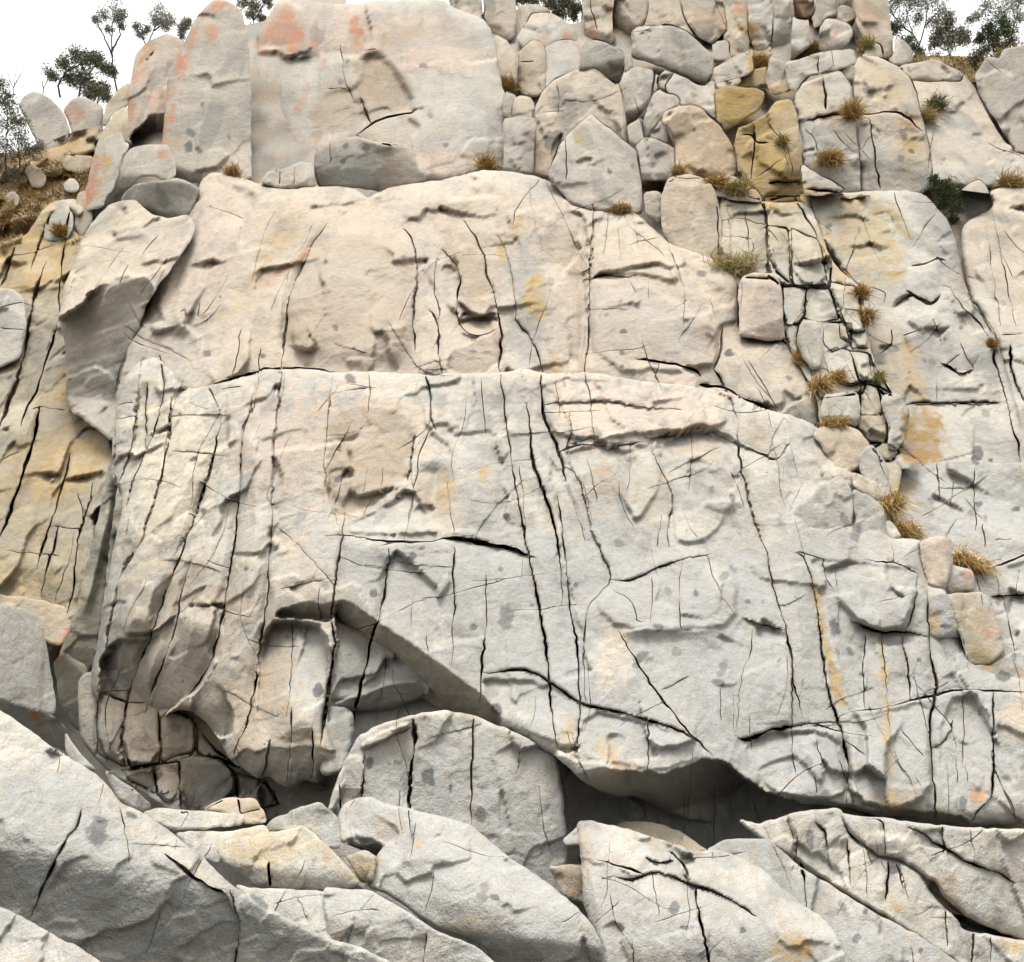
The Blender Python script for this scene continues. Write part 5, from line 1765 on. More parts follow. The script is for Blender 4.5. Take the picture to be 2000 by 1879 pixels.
# upper right columns
B('1462,-70 1511,-70 1511,50 1504,108 1480,112 1464,70', 1.9, 0, 2, 'w', 8, 9)
B('1513,-70 1543,-70 1544,40 1542,118 1506,112 1512,50', 1.8, 2, 2, 'w', 6, 8)
B('1545,37 1573,33 1580,50 1583,88 1560,104 1543,118', 1.9, 4, 2, 'w', 7, 9)
B('1548,-70 1586,-70 1589,20 1581,34 1553,34', 1.6, 0, -4, 'o', 6, 8)
B('1588,-70 1626,-70 1633,33 1611,39 1590,58 1586,25', 1.7, 0, 2, 'w', 6, 8)
B('1601,60 1613,38 1633,38 1661,50 1665,68 1652,93 1621,99 1602,101', 1.3, -4, 6, 'g', 12, 14, 'angular block with an orange face lodged below the square columns', G_TOP)
B('1634,27 1641,10 1661,13 1670,30 1667,50 1643,46', 1.7, 0, 6, 't', 8, 10)
B('1640,-70 1664,-70 1662,14 1640,12', 2.2, 0, 6, 'w', 5, 6)
B('1661,-70 1709,-70 1726,20 1736,50 1742,75 1741,112 1721,112 1699,94 1676,48', 1.4, 12, 8, 't', 14, 16, 'tall orange-tinged slab standing at the right end of the cliff-top row', G_TOP, name='rock_slab', cat='rock slab', cuts=[(1690, 10, 1712, 105, -.3, 4)])
B('1690,92 1718,86 1724,112 1690,116', 1.4, 0, 10, 'w', 5, 6)
B('1741,80 1764,75 1780,96 1781,122 1741,125', 1.8, 0, 8, 'w', 8, 9, 'small cracked block on the terrace right of the tall slab', G_TOP)
B('1535,122 1560,118 1598,106 1666,96 1670,122 1631,138 1575,148 1560,165 1553,182 1540,160', 1.2, -3, 6, 'g', 9, 11)
B('1503,112 1535,121 1541,156 1547,176 1510,186 1498,145', 1.7, -4, 4, 'b', 8, 9)
B('1640,140 1668,124 1668,150 1660,170', 1.5, 0, -6, 'b', 5, 6)
B('1440,252 1470,241 1500,222 1520,197 1545,194 1562,236 1572,320 1576,385 1578,400 1520,392 1495,400 1480,372 1450,332 1433,292', 1.8, -4, 6, 'o', 14, 14)
B('1563,166 1601,151 1643,141 1661,171 1665,201 1672,244 1678,292 1684,352 1683,376 1651,378 1600,374 1575,360 1570,320 1568,277 1558,214 1553,191', 1.3, -4, 6, 'w', 20, 24)
B('1566,322 1600,345 1620,352 1650,372 1600,382 1572,380', 1.1, 0, 8, 'g', 6, 8)
B('1674,116 1689,108 1716,113 1752,131 1774,151 1787,181 1802,242 1812,284 1820,340 1816,364 1797,378 1686,378 1681,302 1674,252 1676,221 1669,176 1671,138', 1.2, 6, 8, 'w', 26, 30, regions=[('1690,165 1745,160 1730,195 1690,205', 10, (1710, 165, 0), (1710, 200, 10))])
B('1755,132 1824,118 1876,141 1902,172 1932,232 1962,282 2150,330 2150,380 1880,360 1825,352 1812,284 1800,240 1787,181', 2.4, 10, 14, 'w', 18, 20)
B('1758,130 1824,118 1876,141 1880,158 1820,156 1772,156', 2.0, 4, 12, 't', 7, 9)
B('1906,148 1928,112 1953,118 1961,98 2150,50 2150,330 1985,296 1960,256 1935,218 1913,182', 1.7, -14, 2, 'b', 14, 18, 'dark grey block leaning in at the right edge of the cliff top', G_TOP, cuts=[(1990, 80, 1950, 250, .25, 8)])
B('1877,375 1893,360 1913,352 1926,367 1942,403 1924,418 1893,431 1884,427', 2.2, -6, 10, 'g', 12, 14, 'pale boulder split by a curving crack beside the green shrub', G_GUL, cuts=[(1885, 372, 1922, 415, .25, 3)])
B('1730,372 1660,374 1640,384 1660,388', 1.9, 0, 20, 'g', 5, 5)
build_stack('850,-90 1750,-90 1760,60 1800,80 1800,110 1880,130 1900,135 1930,100 1962,86 2150,30 2150,400 1880,372 1830,360 1820,390 1690,392 1580,410 1480,410 1440,355 1325,358 1262,430 1150,420 1090,382 1060,352 975,350 975,170 955,66 940,45 900,35 860,12',
            COLLECT, rp=2, rd=0, amp=.8, parent=None, f2=6.0, bscale=.42, bamp=1.5)
COLLECT = None
# gully
B('1257,377 1275,370 1292,375 1294,440 1262,425', 1.35, -6, 6, 't', 9, 11, 'narrow tan block at the foot of the pale pointed boulder', G_GUL)
B('1290,378 1300,368 1317,360 1350,365 1388,358 1396,372 1404,403 1410,430 1408,520 1350,500 1310,480 1292,445', 1.2, 2, 8, 't', 14, 16, 'broad blunt tan column under the ledge of grass tufts', G_GUL, cuts=[(1352, 365, 1352, 490, -.12, 3)])
B('1305,345 1347,338 1374,347 1392,357 1347,368 1292,375', 1.35, 0, 26, 't', 8, 8)
B('1374,347 1430,340 1480,372 1490,395 1440,392 1400,384', 1.6, 0, 24, 't', 9, 9)
B('1441,560 1448,540 1470,532 1515,533 1526,555 1529,620 1534,664 1500,668 1443,656', .9, 2, 6, 'c', 14, 16, 'pinkish upright block at the mouth of the gully by the long grass mat', G_GUL)
B('1560,636 1575,623 1598,626 1607,646 1608,696 1602,718 1586,724 1563,695 1555,666', 1.2, -4, 6, 'y', 11, 13, 'rough greenish-grey upright block in the middle of the gully', G_GUL)
B('1604,781 1616,769 1641,766 1674,763 1683,797 1681,807 1677,834 1651,828 1604,830', .9, -3, 6, 'g', 9, 11, 'pale flat-topped block above the round tan boulder', G_GUL)
B('1720,787 1726,770 1759,768 1765,782 1778,805 1774,842 1761,870 1752,882 1732,876 1736,835 1725,807', 1.05, 6, 4, 'g', 10, 12, 'pale smooth upright block beside the brown stained wall', G_GUL)
B('1736,898 1760,882 1800,905 1745,922', 1.4, 0, 20, 'g', 6, 6)
B('1586,852 1598,835 1621,827 1651,829 1676,837 1692,858 1701,867 1692,895 1676,918 1640,930 1621,900 1601,868', .7, 2, 10, 't', 18, 22, 'round tan-faced boulder with a flat pale top in the gully', G_GUL, cuts=[(1690, 855, 1590, 848, .9, 5)])
B('1674,890 1699,867 1721,885 1736,915 1742,990 1738,1062 1700,1062 1690,960', .8, 8, 6, 'g', 10, 12)
B('1543,1004 1600,952 1620,940 1640,926 1664,955 1668,1000 1662,1030 1662,1060 1570,1062 1528,1024', .45, -6, 12, 'g', 20, 22, 'swelling pale block with a dark oval spot above the lower face', G_GUL)
B('1664,955 1692,963 1726,990 1727,1064 1664,1062 1670,1010', .5, 6, 6, 'g', 10, 12)
B('1618,927 1635,914 1664,918 1663,952 1640,942', .55, -4, 12, 'w', 8, 9)
B('1666,922 1690,930 1716,945 1726,990 1692,966 1666,952', .6, 6, 10, 'w', 7, 8)
B('1725,1020 1740,1015 1765,1050 1725,1060', .7, 4, 14, 'w', 5, 6)
B('1797,1055 1830,1046 1857,1050 1863,1090 1848,1152 1812,1145 1797,1091', .6, 4, 8, 't', 12, 14, 'rough pinkish block between two golden tussocks', G_GUL)
B('1848,1100 1902,1112 1904,1155 1848,1160', .9, 6, 6, 'o', 8, 9)
B('1843,1162 1870,1157 1920,1156 1935,1171 1950,1214 1966,1268 1935,1298 1893,1303 1873,1236 1858,1185', .55, 6, 6, 'o', 12, 14, 'block striped with orange stain at the lower end of the gully', G_GUL)
B('1810,1145 1845,1150 1870,1200 1878,1245 1820,1248', .45, 0, 6, 'y', 8, 9)
B('1890,1300 1935,1298 1980,1270 2150,1290 2150,1370 1940,1352 1895,1340', .7, 0, 10, 't', 10, 12)
# foot of the cliff
B('640,1585 655,1540 672,1495 690,1460 700,1440 745,1415 805,1400 820,1395 870,1388 925,1400 990,1425 1050,1455 1085,1470 1095,1530 1100,1590 1106,1660 1104,1740 1060,1800 800,1800 650,1700', -.1, 4, 4, 'g', 14, 16,
  'big upright block split by a straight vertical crack, under the overhang', G_FG, cuts=[(812, 1395, 802, 1600, .22, 3)],
  regions=[('695,1450 800,1403 806,1420 710,1470', 5, (750, 1430, -14), (755, 1440, -14))])
B('663,1585 681,1565 719,1557 752,1570 800,1582 840,1590 920,1613 960,1650 1000,1680 1060,1720 1110,1760 1150,1800 1178,1850 1185,2050 1000,2050 960,1862 925,1837 880,1822 855,1812 820,1792 800,1772 755,1744 718,1732 733,1682 752,1652 738,1645 700,1652 665,1645 660,1610', -1.25, -10, 30, 'g', 12, 16,
  'large pale angular boulder with a ridged crest at the bottom centre', G_FG,
  cuts=[(925, 1720, 800, 1585, .55, 6), (1165, 1795, 1000, 1760, -.0, 6), (905, 1780, 1000, 1700, .0, 4), (870, 1815, 1165, 1850, 1.0, 6), (1000, 1770, 1180, 1800, .5, 8)],
  regions=[('663,1590 690,1575 770,1600 790,1640 755,1655 740,1645 700,1655', 6, (720, 1580, 0), (720, 1650, 10)), ('665,1632 750,1640 735,1672 690,1668', 5, (700, 1635, 4), (700, 1665, 34))])
B('1128,1606 1150,1604 1175,1610 1230,1622 1300,1645 1360,1665 1395,1660 1440,1675 1490,1700 1520,1730 1560,1765 1600,1790 1630,1820 1648,1860 1660,2080 1180,2080 1178,1850 1150,1792 1140,1760 1137,1680 1130,1630', -.9, 4, 34, 'g', 10, 14,
  'broad cracked boulder with two dark oval spots at the bottom right of centre', G_FG,
  cuts=[(1132, 1600, 1178, 1840, 1.5, 3), (1480, 1800, 1200, 1715, .5, 10), (1190, 1845, 1640, 1835, .35, 14)])
B('1190,1630 1215,1603 1280,1607 1330,1624 1388,1664 1300,1668', .25, 4, 40, 't', 9, 9, 'dull brownish slab in shade behind the broad cracked boulder', G_FG, name='rock_slab', cat='rock slab')
B('1096,1640 1130,1612 1140,1650 1104,1652', -.2, 0, 30, 't', 6, 7, 'small tan wedge stone in the dark slot under the overhang', G_FG, name='stone', cat='stone')
B('1070,1690 1140,1688 1142,1770 1100,1750', -.4, 4, 6, 't', 8, 9, 'brown block jammed in the slot between the two large boulders', G_FG)
B('674,1671 714,1658 740,1674 726,1724 704,1727', -1.3, 0, 10, 't', 7, 8, 'small brown stone beneath the ridged pale boulder', G_FG, name='stone', cat='stone')
B('1380,1662 1420,1640 1500,1640 1545,1680 1572,1702 1640,1742 1720,1792 1800,1832 1890,1895 1940,2060 1640,2060 1630,1822 1560,1766', -.35, 6, 30, 'b', 10, 12,
  'smooth blue-grey slab sloping down at the lower right', G_FG, name='rock_slab', cat='rock slab')
B('1440,1600 1480,1612 1560,1586 1640,1580 1655,1634 1716,1678 1758,1686 1798,1706 1812,1742 1866,1796 1880,1818 2150,1866 2150,2060 1900,2060 1890,1893 1740,1793 1640,1733 1560,1678 1490,1640', -.1, 4, 18, 'g', 12, 16)
B('1640,1590 1680,1596 1725,1599 1800,1611 1870,1616 1950,1621 2150,1624 2150,1860 1990,1834 1890,1790 1842,1748 1830,1722 1802,1704 1760,1676 1720,1669 1664,1628', -.15, 3, 10, 'g', 14, 18,
  cuts=[(1665, 1625, 1900, 1770, .35, 10)])
B('1810,1735 1835,1690 1860,1700 1905,1770 1900,1795 1870,1785', .15, -20, -6, 't', 8, 9)
# foreground left
B('-180,1275 20,1402 60,1430 100,1460 150,1490 195,1520 235,1570 290,1595 330,1625 360,1650 400,1680 450,1730 480,1750 530,1780 600,1815 640,1835 700,1850 770,1885 850,1960 860,2120 -180,2120', -3.0, 16, 44, 'g', 16, 20,
  'massive smooth grey boulder filling the lower left foreground', G_FG, anchor=(300, 1700), cuts=[(-20, 1650, 120, 1668, .5, 14), (250, 1700, 470, 1775, .55, 12), (470, 1815, 455, 1900, -.25, 8)], amp=.8)
B('-180,1700 0,1772 50,1796 100,1826 150,1851 215,1892 300,1960 330,2150 -180,2150', -4.2, 8, 40, 'g', 12, 14, 'pale rock corner at the very bottom left', G_FG, amp=.7)
B('632,1735 685,1738 720,1740 800,1785 850,1820 930,1850 985,1900 1010,2060 700,2060 640,1840', -1.9, -4, 40, 'g', 8, 10, 'flat pale slab with a curved edge in front of the ridged boulder', G_FG, name='rock_slab', cat='rock slab', cuts=[(645, 1795, 800, 1790, .6, 8)])
B('420,1655 440,1640 500,1630 560,1620 592,1610 640,1650 687,1700 704,1727 680,1738 640,1740 560,1738 500,1736 455,1700 425,1672', -1.6, -6, 30, 'g', 8, 10, 'ochre-stained slab crossed by a white vein', G_FG, name='rock_slab', cat='rock slab', cuts=[(440, 1680, 650, 1705, .7, 6)])
B('455,1725 500,1735 560,1735 648,1742 648,1840 640,1850 560,1815 500,1780', -1.8, -4, 28, 'g', 8, 10, 'low grey slab beneath the ochre-stained slab', G_FG, name='rock_slab', cat='rock slab')
B('512,1625 530,1600 590,1575 627,1564 662,1600 668,1655 640,1660 600,1620 560,1625', -1.0, 0, 20, 'b', 9, 10, 'grey stone behind the ochre-stained slab', G_FG, name='stone', cat='stone')
B('278,1586 310,1577 400,1584 482,1590 474,1612 400,1620 340,1622 300,1606', -.9, 0, 30, 'g', 6, 8, 'flat grey flagstone in the shadow behind the foreground boulder', G_FG, name='stone', cat='stone')
B('385,1582 440,1558 500,1558 518,1590 522,1606 480,1612 440,1588', -.8, 4, 20, 't', 7, 8, 'tilted brownish flat stone lying on the flagstone', G_FG, name='stone', cat='stone')
B('340,1625 400,1622 440,1625 520,1608 530,1640 440,1660 430,1690 380,1670', -1.2, 0, 34, 'g', 8, 8, 'pale rubble stone wedged beside the foreground boulder', G_FG, name='stone', cat='stone')
B('200,1500 260,1540 300,1575 280,1590 230,1560', -.5, 0, 10, 'b', 6, 6)
# rocks on the grassy slope, upper left
B('35,206 43,189 63,176 83,181 106,199 121,214 138,252 130,277 127,307 118,312 75,292 55,244', 4.3, -4, 0, 'b', 12, 14, 'pale faceted boulder on the grassy slope under the bare shrub', G_SL, cuts=[(60, 285, 130, 300, 1.2, 3), (112, 200, 122, 300, -.5, 3)])
B('121,214 141,194 156,186 176,194 203,209 201,239 203,252 190,300 141,275 136,242', 4.5, 6, 4, 'b', 12, 12, 'lichen-spotted grey boulder right of the pale faceted boulder', G_SL)
B('199,246 206,206 226,181 242,164 254,161 252,209 221,222 209,246', 3.4, -10, 10, 'y', 7, 9, 'greenish leaning slab beside the dark bush', G_SL, name='rock_slab', cat='rock slab')
B('119,329 128,304 141,301 181,304 186,315 176,334 161,342 141,338', 4.2, 0, 6, 't', 8, 9, 'small tan block below the lichen-spotted boulder', G_SL, name='stone', cat='stone')
B('8,394 15,375 28,372 40,387 34,405 15,408', 4.0, 0, 4, 't', 7, 8, 'round pale stone in the dry grass at the left edge', G_SL, name='stone', cat='stone')
B('46,330 63,320 80,330 92,347 85,368 63,370', 4.2, 0, 10, 't', 8, 9, 'tan stone half buried below the pale faceted boulder', G_SL, name='stone', cat='stone')
B('120,358 141,345 158,362 150,376 128,374', 4.0, 0, 10, 'g', 6, 7, 'small grey stone above the broken outcrop', G_SL, name='stone', cat='stone')
B('90,432 106,398 126,388 143,393 142,445 130,470 108,470 84,475', 3.8, -6, 12, 'y', 8, 9, 'broken grey outcrop in the grass of the slope', G_SL, name='outcrop', cat='outcrop')
B('150,378 165,370 185,385 180,440 160,470 145,440', 3.7, -10, 6, 't', 8, 9)
B('-180,560 20,562 48,580 52,640 40,700 0,720 -180,720', 3.5, 6, 10, 'g', 16, 16)
B('60,300 118,310 128,325 110,336 60,330', 4.9, 0, -30, 't', 6, 6)
# ------------------------------------------------------------------ grassy slope, upper left, and the terrace, upper right
sm, snt, sb = new_mat('dry_soil')
sn_ = nd(snt, 'ShaderNodeTexNoise', Scale=5.0, Detail=6.0, Roughness=.7)
sc_ = mix(snt, rng(snt, sn_.outputs['Fac'], .35, .65, 0, 1), (.10, .065, .03), (.27, .18, .08))
snt.links.new(sc_, sb.inputs['Base Color'])
sb.inputs['Roughness'].default_value = 1.0
slope = rock('-180,310 40,296 100,275 140,258 200,246 205,300 195,322 190,380 165,470 105,490 62,560 40,590 -180,620', ctrl_depth([(60, 330, 5.2), (120, 420, 4.5), (20, 500, 4.4)]),
             ((.30, .20, .09), (.40, .30, .16)), rp=4, rd=2, step=4, amp=4.0, thick=90, name='slope', cracks=False, bscale=.35, bamp=1.6, f2=10)[0]
tag(slope, 'steep slope of dry brown grass and rubble at the upper left', kind='structure')
terrace = rock('1738,128 1780,112 1830,108 1880,120 1905,150 1935,108 2150,40 2150,110 1965,120 1912,165 1820,142', ctrl_depth([(1800, 120, 2.9), (1900, 130, 2.6), (2000, 80, 2.6)]),
               (BROWN, TAN), rp=4, rd=2, step=6, amp=1.2, thick=90, name='terrace', cracks=False, mat=sm)[0]
tag(terrace, 'narrow soil terrace at the cliff top on the right', kind='structure')


def leaf_mat(name, rough=.7, trans=.25):
    m, nt, b = new_mat(name)
    at = nd(nt, 'ShaderNodeAttribute', attribute_name='Col')
    nt.links.new(at.outputs['Color'], b.inputs['Base Color'])
    b.inputs['Roughness'].default_value = rough
    b.inputs['Specular IOR Level'].default_value = .25
    return m


GRASS = leaf_mat('dry_grass')
LEAF = leaf_mat('foliage')
BARK = leaf_mat('bark', .9)

bpy.context.view_layer.update()
DG = bpy.context.evaluated_depsgraph_get()


def hit(px, py):
    r = rays(np.array([px], float), np.array([py], float))[0]
    ok, loc, nor, _, ob, _ = scene.ray_cast(DG, Vector(CAM), Vector(r).normalized())
    return (np.array(loc), np.array(nor), (np.array(loc) - CAM) @ np.array([0, CT, ST])) if ok else (None, None, None)


RT = np.array([1.0, 0, 0])
UP = np.array([0, 0, 1.0])
TO = np.array([0, -1.0, 0])
gr = np.random.RandomState(3)
GC = [(.40, .26, .09), (.30, .18, .06), (.48, .34, .15), (.22, .13, .05), (.36, .27, .10)]


def blades(base, n, rad, ln, dirs, droop, cols, wd, spread=.6):
    """n grass blades growing from a patch round base; returns vertices, triangles, colours"""
    V, T, C = [], [], []
    b0 = base + gr.normal(0, 1, (n, 3)) * rad * .45
    d = dirs + gr.normal(0, spread, (n, 3))
    d /= np.linalg.norm(d, axis=1)[:, None]
    L = ln * gr.uniform(.55, 1.15, n)[:, None]
    sidev = np.cross(d, gr.normal(0, 1, (n, 3)))
    sidev /= np.linalg.norm(sidev, axis=1)[:, None] + 1e-9
    w = wd * gr.uniform(.6, 1.3, n)[:, None]
    p1 = b0 + d * L * .5 - UP * L * droop * .12
    p2 = b0 + d * L - UP * L * droop * .6
    V = np.stack([b0 - sidev * w, b0 + sidev * w, p1 - sidev * w * .7, p1 + sidev * w * .7, p2], 1).reshape(-1, 3)
    k = np.arange(n)[:, None] * 5
    T = np.concatenate([k + np.array([0, 1, 3]), k + np.array([0, 3, 2]), k + np.array([2, 3, 4])])
    c = np.array(cols)[gr.randint(0, len(cols), n)] * gr.uniform(.7, 1.25, n)[:, None]
    C = np.stack([c * .8, c * .8, c, c, c * 1.1], 1).reshape(-1, 3)
    return V, T, C


def tuft(px, py, w, h, label, cols=GC, droop=.7, n=None, lean=(0, 0)):
    p, nor, D = hit(px, py)
    if p is None:
        return
    m = D / F
    base = p - rays(np.array([px]), np.array([py]))[0] * 3 * m
    n = n or int(420 + 7 * w)
    dirs = UP * .75 + TO * .55 + RT * lean[0]
    V, T, C = [], [], []
    o = 0
    k = max(1, int(w / 22))
    for i in range(k):
        off = RT * ((i + .5) / k - .5) * w * .75 * m + UP * ((i + .5) / k - .5) * lean[1] * m
        v, t, c = blades(base + off, n // k + 20, w * m * .42 / (1 if k == 1 else 1.6), h * gr.uniform(.8, 1.5) * m, dirs, droop, cols, 0.6 * m, .6)
        V.append(v)
        T.append(t + o)
        C.append(c)
        o += len(v)
    tf = mesh_obj('grass_tuft', np.vstack(V), np.vstack(T), np.vstack(C), GRASS)
    tag(tf, label, 'grass', 'dry grass tufts growing on the cliff ledges')


GOLD = [(.62, .42, .15), (.70, .52, .24), (.52, .33, .10), (.40, .24, .08)]
DRK = [(.42, .25, .09), (.52, .33, .12), (.30, .17, .06), (.58, .42, .17)]
OLV = [(.46, .38, .16), (.54, .43, .19), (.34, .28, .11), (.58, .46, .22)]
tuft(455, 343, 34, 22, 'small golden grass tuft at the foot of the tallest standing boulder', GOLD)
tuft(950, 330, 40, 26, 'golden grass tuft under the right foot of the huge lichen boulder', GOLD)
tuft(994, 176, 36, 24, 'dark brown grass tuft beside the thumb-shaped rock', DRK)
tuft(1046, 190, 36, 16, 'thin grass fringe below the thumb-shaped rock', DRK)
tuft(1276, 366, 60, 36, 'large brown tussock below the grey wedge block', DRK)
tuft(1396, 364, 44, 32, 'round golden tussock on the left of the pair below the tan humped boulder', GOLD)
tuft(1437, 376, 46, 34, 'grey-brown tussock on the right of the pair below the tan humped boulder', OLV)
tuft(1432, 526, 100, 36, 'long mat of dry grass on the ledge above the pinkish upright block', OLV)
tuft(1484, 132, 44, 30, 'rusty grass in the dark recess above the mustard-stained block', DRK)
tuft(1580, 104, 46, 26, 'orange-brown grass tuft below the square columns of the cliff top', GOLD)
tuft(1663, 226, 34, 34, 'rusty tuft in the cleft between the two tall pale columns', GOLD)
tuft(1620, 318, 46, 36, 'bushy golden tuft growing on the left tall pale column', GOLD)
tuft(1808, 236, 40, 34, 'rusty tuft on the right slope beside the tall pale column', OLV)
tuft(1828, 212, 40, 34, 'green-grey tuft on the pale right slope', [(.22, .23, .12), (.30, .28, .15), (.18, .18, .09)])
tuft(1908, 352, 60, 24, 'brown fringe of grass above the split pale boulder', DRK)
tuft(1975, 362, 60, 26, 'brown grass at the right edge above the far wall', DRK)
tuft(1680, 578, 30, 26, 'upper dark grass tuft of the two in the right wall crack', DRK)
tuft(1688, 622, 34, 38, 'lower hanging dark grass tuft of the two in the right wall crack', DRK, droop=1.3)
tuft(1563, 704, 26, 26, 'small golden tuft left of the rough greenish-grey block', GOLD)
tuft(1603, 756, 40, 34, 'golden hanging tuft above the pale flat-topped block', GOLD, droop=1.2)
tuft(1637, 744, 34, 24, 'golden tuft half way down the rubble above the pale flat-topped block', GOLD)
tuft(1628, 830, 54, 20, 'golden fringe on top of the round tan-faced boulder', GOLD)
tuft(1716, 738, 24, 18, 'small dark tuft at the top right of the rubble in the gully', OLV)
tuft(1738, 990, 50, 42, 'upper golden tussock of the pair in the lower gully', GOLD, droop=1.1)
tuft(1768, 1042, 62, 46, 'lower golden tussock of the pair in the lower gully', GOLD, droop=1.2)
tuft(1893, 1105, 66, 48, 'golden tussock hanging over the orange-striped block', GOLD, droop=1.3, lean=(.35, -30))
tuft(1935, 675, 18, 18, 'tiny rusty tuft in the forked crack of the right wall', DRK)
tuft(1214, 412, 44, 14, 'rusty fringe at the foot of the pale pointed boulder', DRK)
tuft(118, 456, 26, 18, 'dark round tuft beside the broken outcrop on the slope', DRK)
tuft(1527, 280, 18, 18, 'tiny tuft among the ochre columns', OLV)
tuft(1112, 44, 40, 18, 'brown tuft behind the domed pale boulder', GOLD)
tuft(1325, 342, 24, 20, 'small golden tuft under the left foot of the tan humped boulder', GOLD)
tuft(1690, 92, 34, 24, 'grey-brown grass beside the tall orange-tinged slab', OLV)
tuft(1440, 345, 16, 14, 'tiny dark tuft under the ochre columns', DRK)

# uncountable grass on the slope and terrace
def turf(src, label, per, h, cols):
    me = src.data
    co = np.empty(len(me.vertices) * 3, np.float32)
    me.vertices.foreach_get('co', co)
    co = co.reshape(-1, 3) + np.array(src.location)
    D = (co - CAM) @ np.array([0, CT, ST])
    front = D < np.percentile(D, 80)
    P = co[front]
    keep = gr.rand(len(P)) < .55 + .4 * vnoise(P * .9, 7)
    P = P[keep]
    V, T, C, o = [], [], [], 0
    for p in P:
        m = float((p - CAM) @ np.array([0, CT, ST])) / F
        v, t, c = blades(p, per, 7 * m, h * m * gr.uniform(.6, 1.3), UP * .8 + TO * .4, .8, cols, .8 * m, .6)
        V.append(v)
        T.append(t + o)
        C.append(c)
        o += len(v)
    g = mesh_obj('grass', np.vstack(V), np.vstack(T), np.vstack(C), GRASS)
    tag(g, label, 'grass', kind='stuff')


turf(slope, 'dry brown grass covering the slope at the upper left', 9, 12, DRK + [(.38, .25, .09), (.30, .22, .10)])
turf(terrace, 'dry grass and low growth along the cliff-top terrace', 9, 14, OLV + [(.22, .17, .08)])

# ------------------------------------------------------------------ uncountable chips lying in the hollows at the cliff foot
OCT = np.array([[1, 0, 0], [-1, 0, 0], [0, 1, 0], [0, -1, 0], [0, 0, 1], [0, 0, -1], [.7, .7, .2], [-.6, .5, .6]])
OCF = np.array([[0, 6, 4], [6, 2, 4], [2, 7, 4], [7, 1, 4], [1, 3, 4], [3, 0, 4], [6, 0, 5], [2, 6, 5], [1, 2, 5], [7, 2, 1], [3, 1, 5], [0, 3, 5]])
V, T, C, o_ = [], [], [], 0
for (x0, y0, x1, y1, n, s0, s1) in [(150, 1440, 700, 1640, 900, 4, 13), (1085, 1600, 1145, 1770, 120, 4, 10), (640, 1640, 760, 1760, 120, 4, 10), (1090, 1560, 1400, 1680, 220, 3, 9)]:
    for _ in range(n):
        px, py = gr.uniform(x0, x1), gr.uniform(y0, y1)
        r = rays(np.array([px]), np.array([py]))[0]
        ok, loc, nor, _i, ob, _m = scene.ray_cast(DG, Vector(CAM), Vector(r).normalized())
        if not ok or not ob.name.startswith(('cliff', 'ground', 'rock_block')):
            continue
        p = np.array(loc)
        m = float((p - CAM) @ np.array([0, CT, ST])) / F
        s = gr.uniform(s0, s1) * gr.uniform(.4, 1) * m
        R = np.linalg.qr(gr.normal(0, 1, (3, 3)))[0]
        if nor.z < .5:
            continue
        V.append((OCT * gr.uniform(.55, 1.2, (8, 3)) * np.array([1, .8, .6]) * s) @ R.T + p + np.array(nor) * s * .2)
        T.append(OCF + o_)
        C.append(np.tile(np.array([GREY, BLUE, TAN, WHITE][gr.randint(4)]) * gr.uniform(.7, 1.1), (8, 1)))
        o_ += 8
if V:
    rb_ = mesh_obj('rubble', np.vstack(V), np.vstack(T), np.vstack(C), GRANITE, smooth=False)
    tag(rb_, 'stone chips lying in the hollows at the cliff foot', 'rubble', kind='stuff')

# ------------------------------------------------------------------ trees and shrubs
def tube(path, r0, r1, sides=5):
    path = np.array(path)
    n = len(path)
    V = []
    for i in range(n):
        t = path[min(i + 1, n - 1)] - path[max(i - 1, 0)]
        t = t / (np.linalg.norm(t) + 1e-9)
        a = np.cross(t, [.3, .9, .2])
        a /= np.linalg.norm(a) + 1e-9
        b = np.cross(t, a)
        r = r0 + (r1 - r0) * i / (n - 1)
        for k in range(sides):
            an = 2 * math.pi * k / sides
            V.append(path[i] + (a * math.cos(an) + b * math.sin(an)) * r)
    T = []
    for i in range(n - 1):
        for k in range(sides):
            q0, q1 = i * sides + k, i * sides + (k + 1) % sides
            T += [(q0, q1, q1 + sides), (q0, q1 + sides, q0 + sides)]
    return np.array(V), np.array(T)


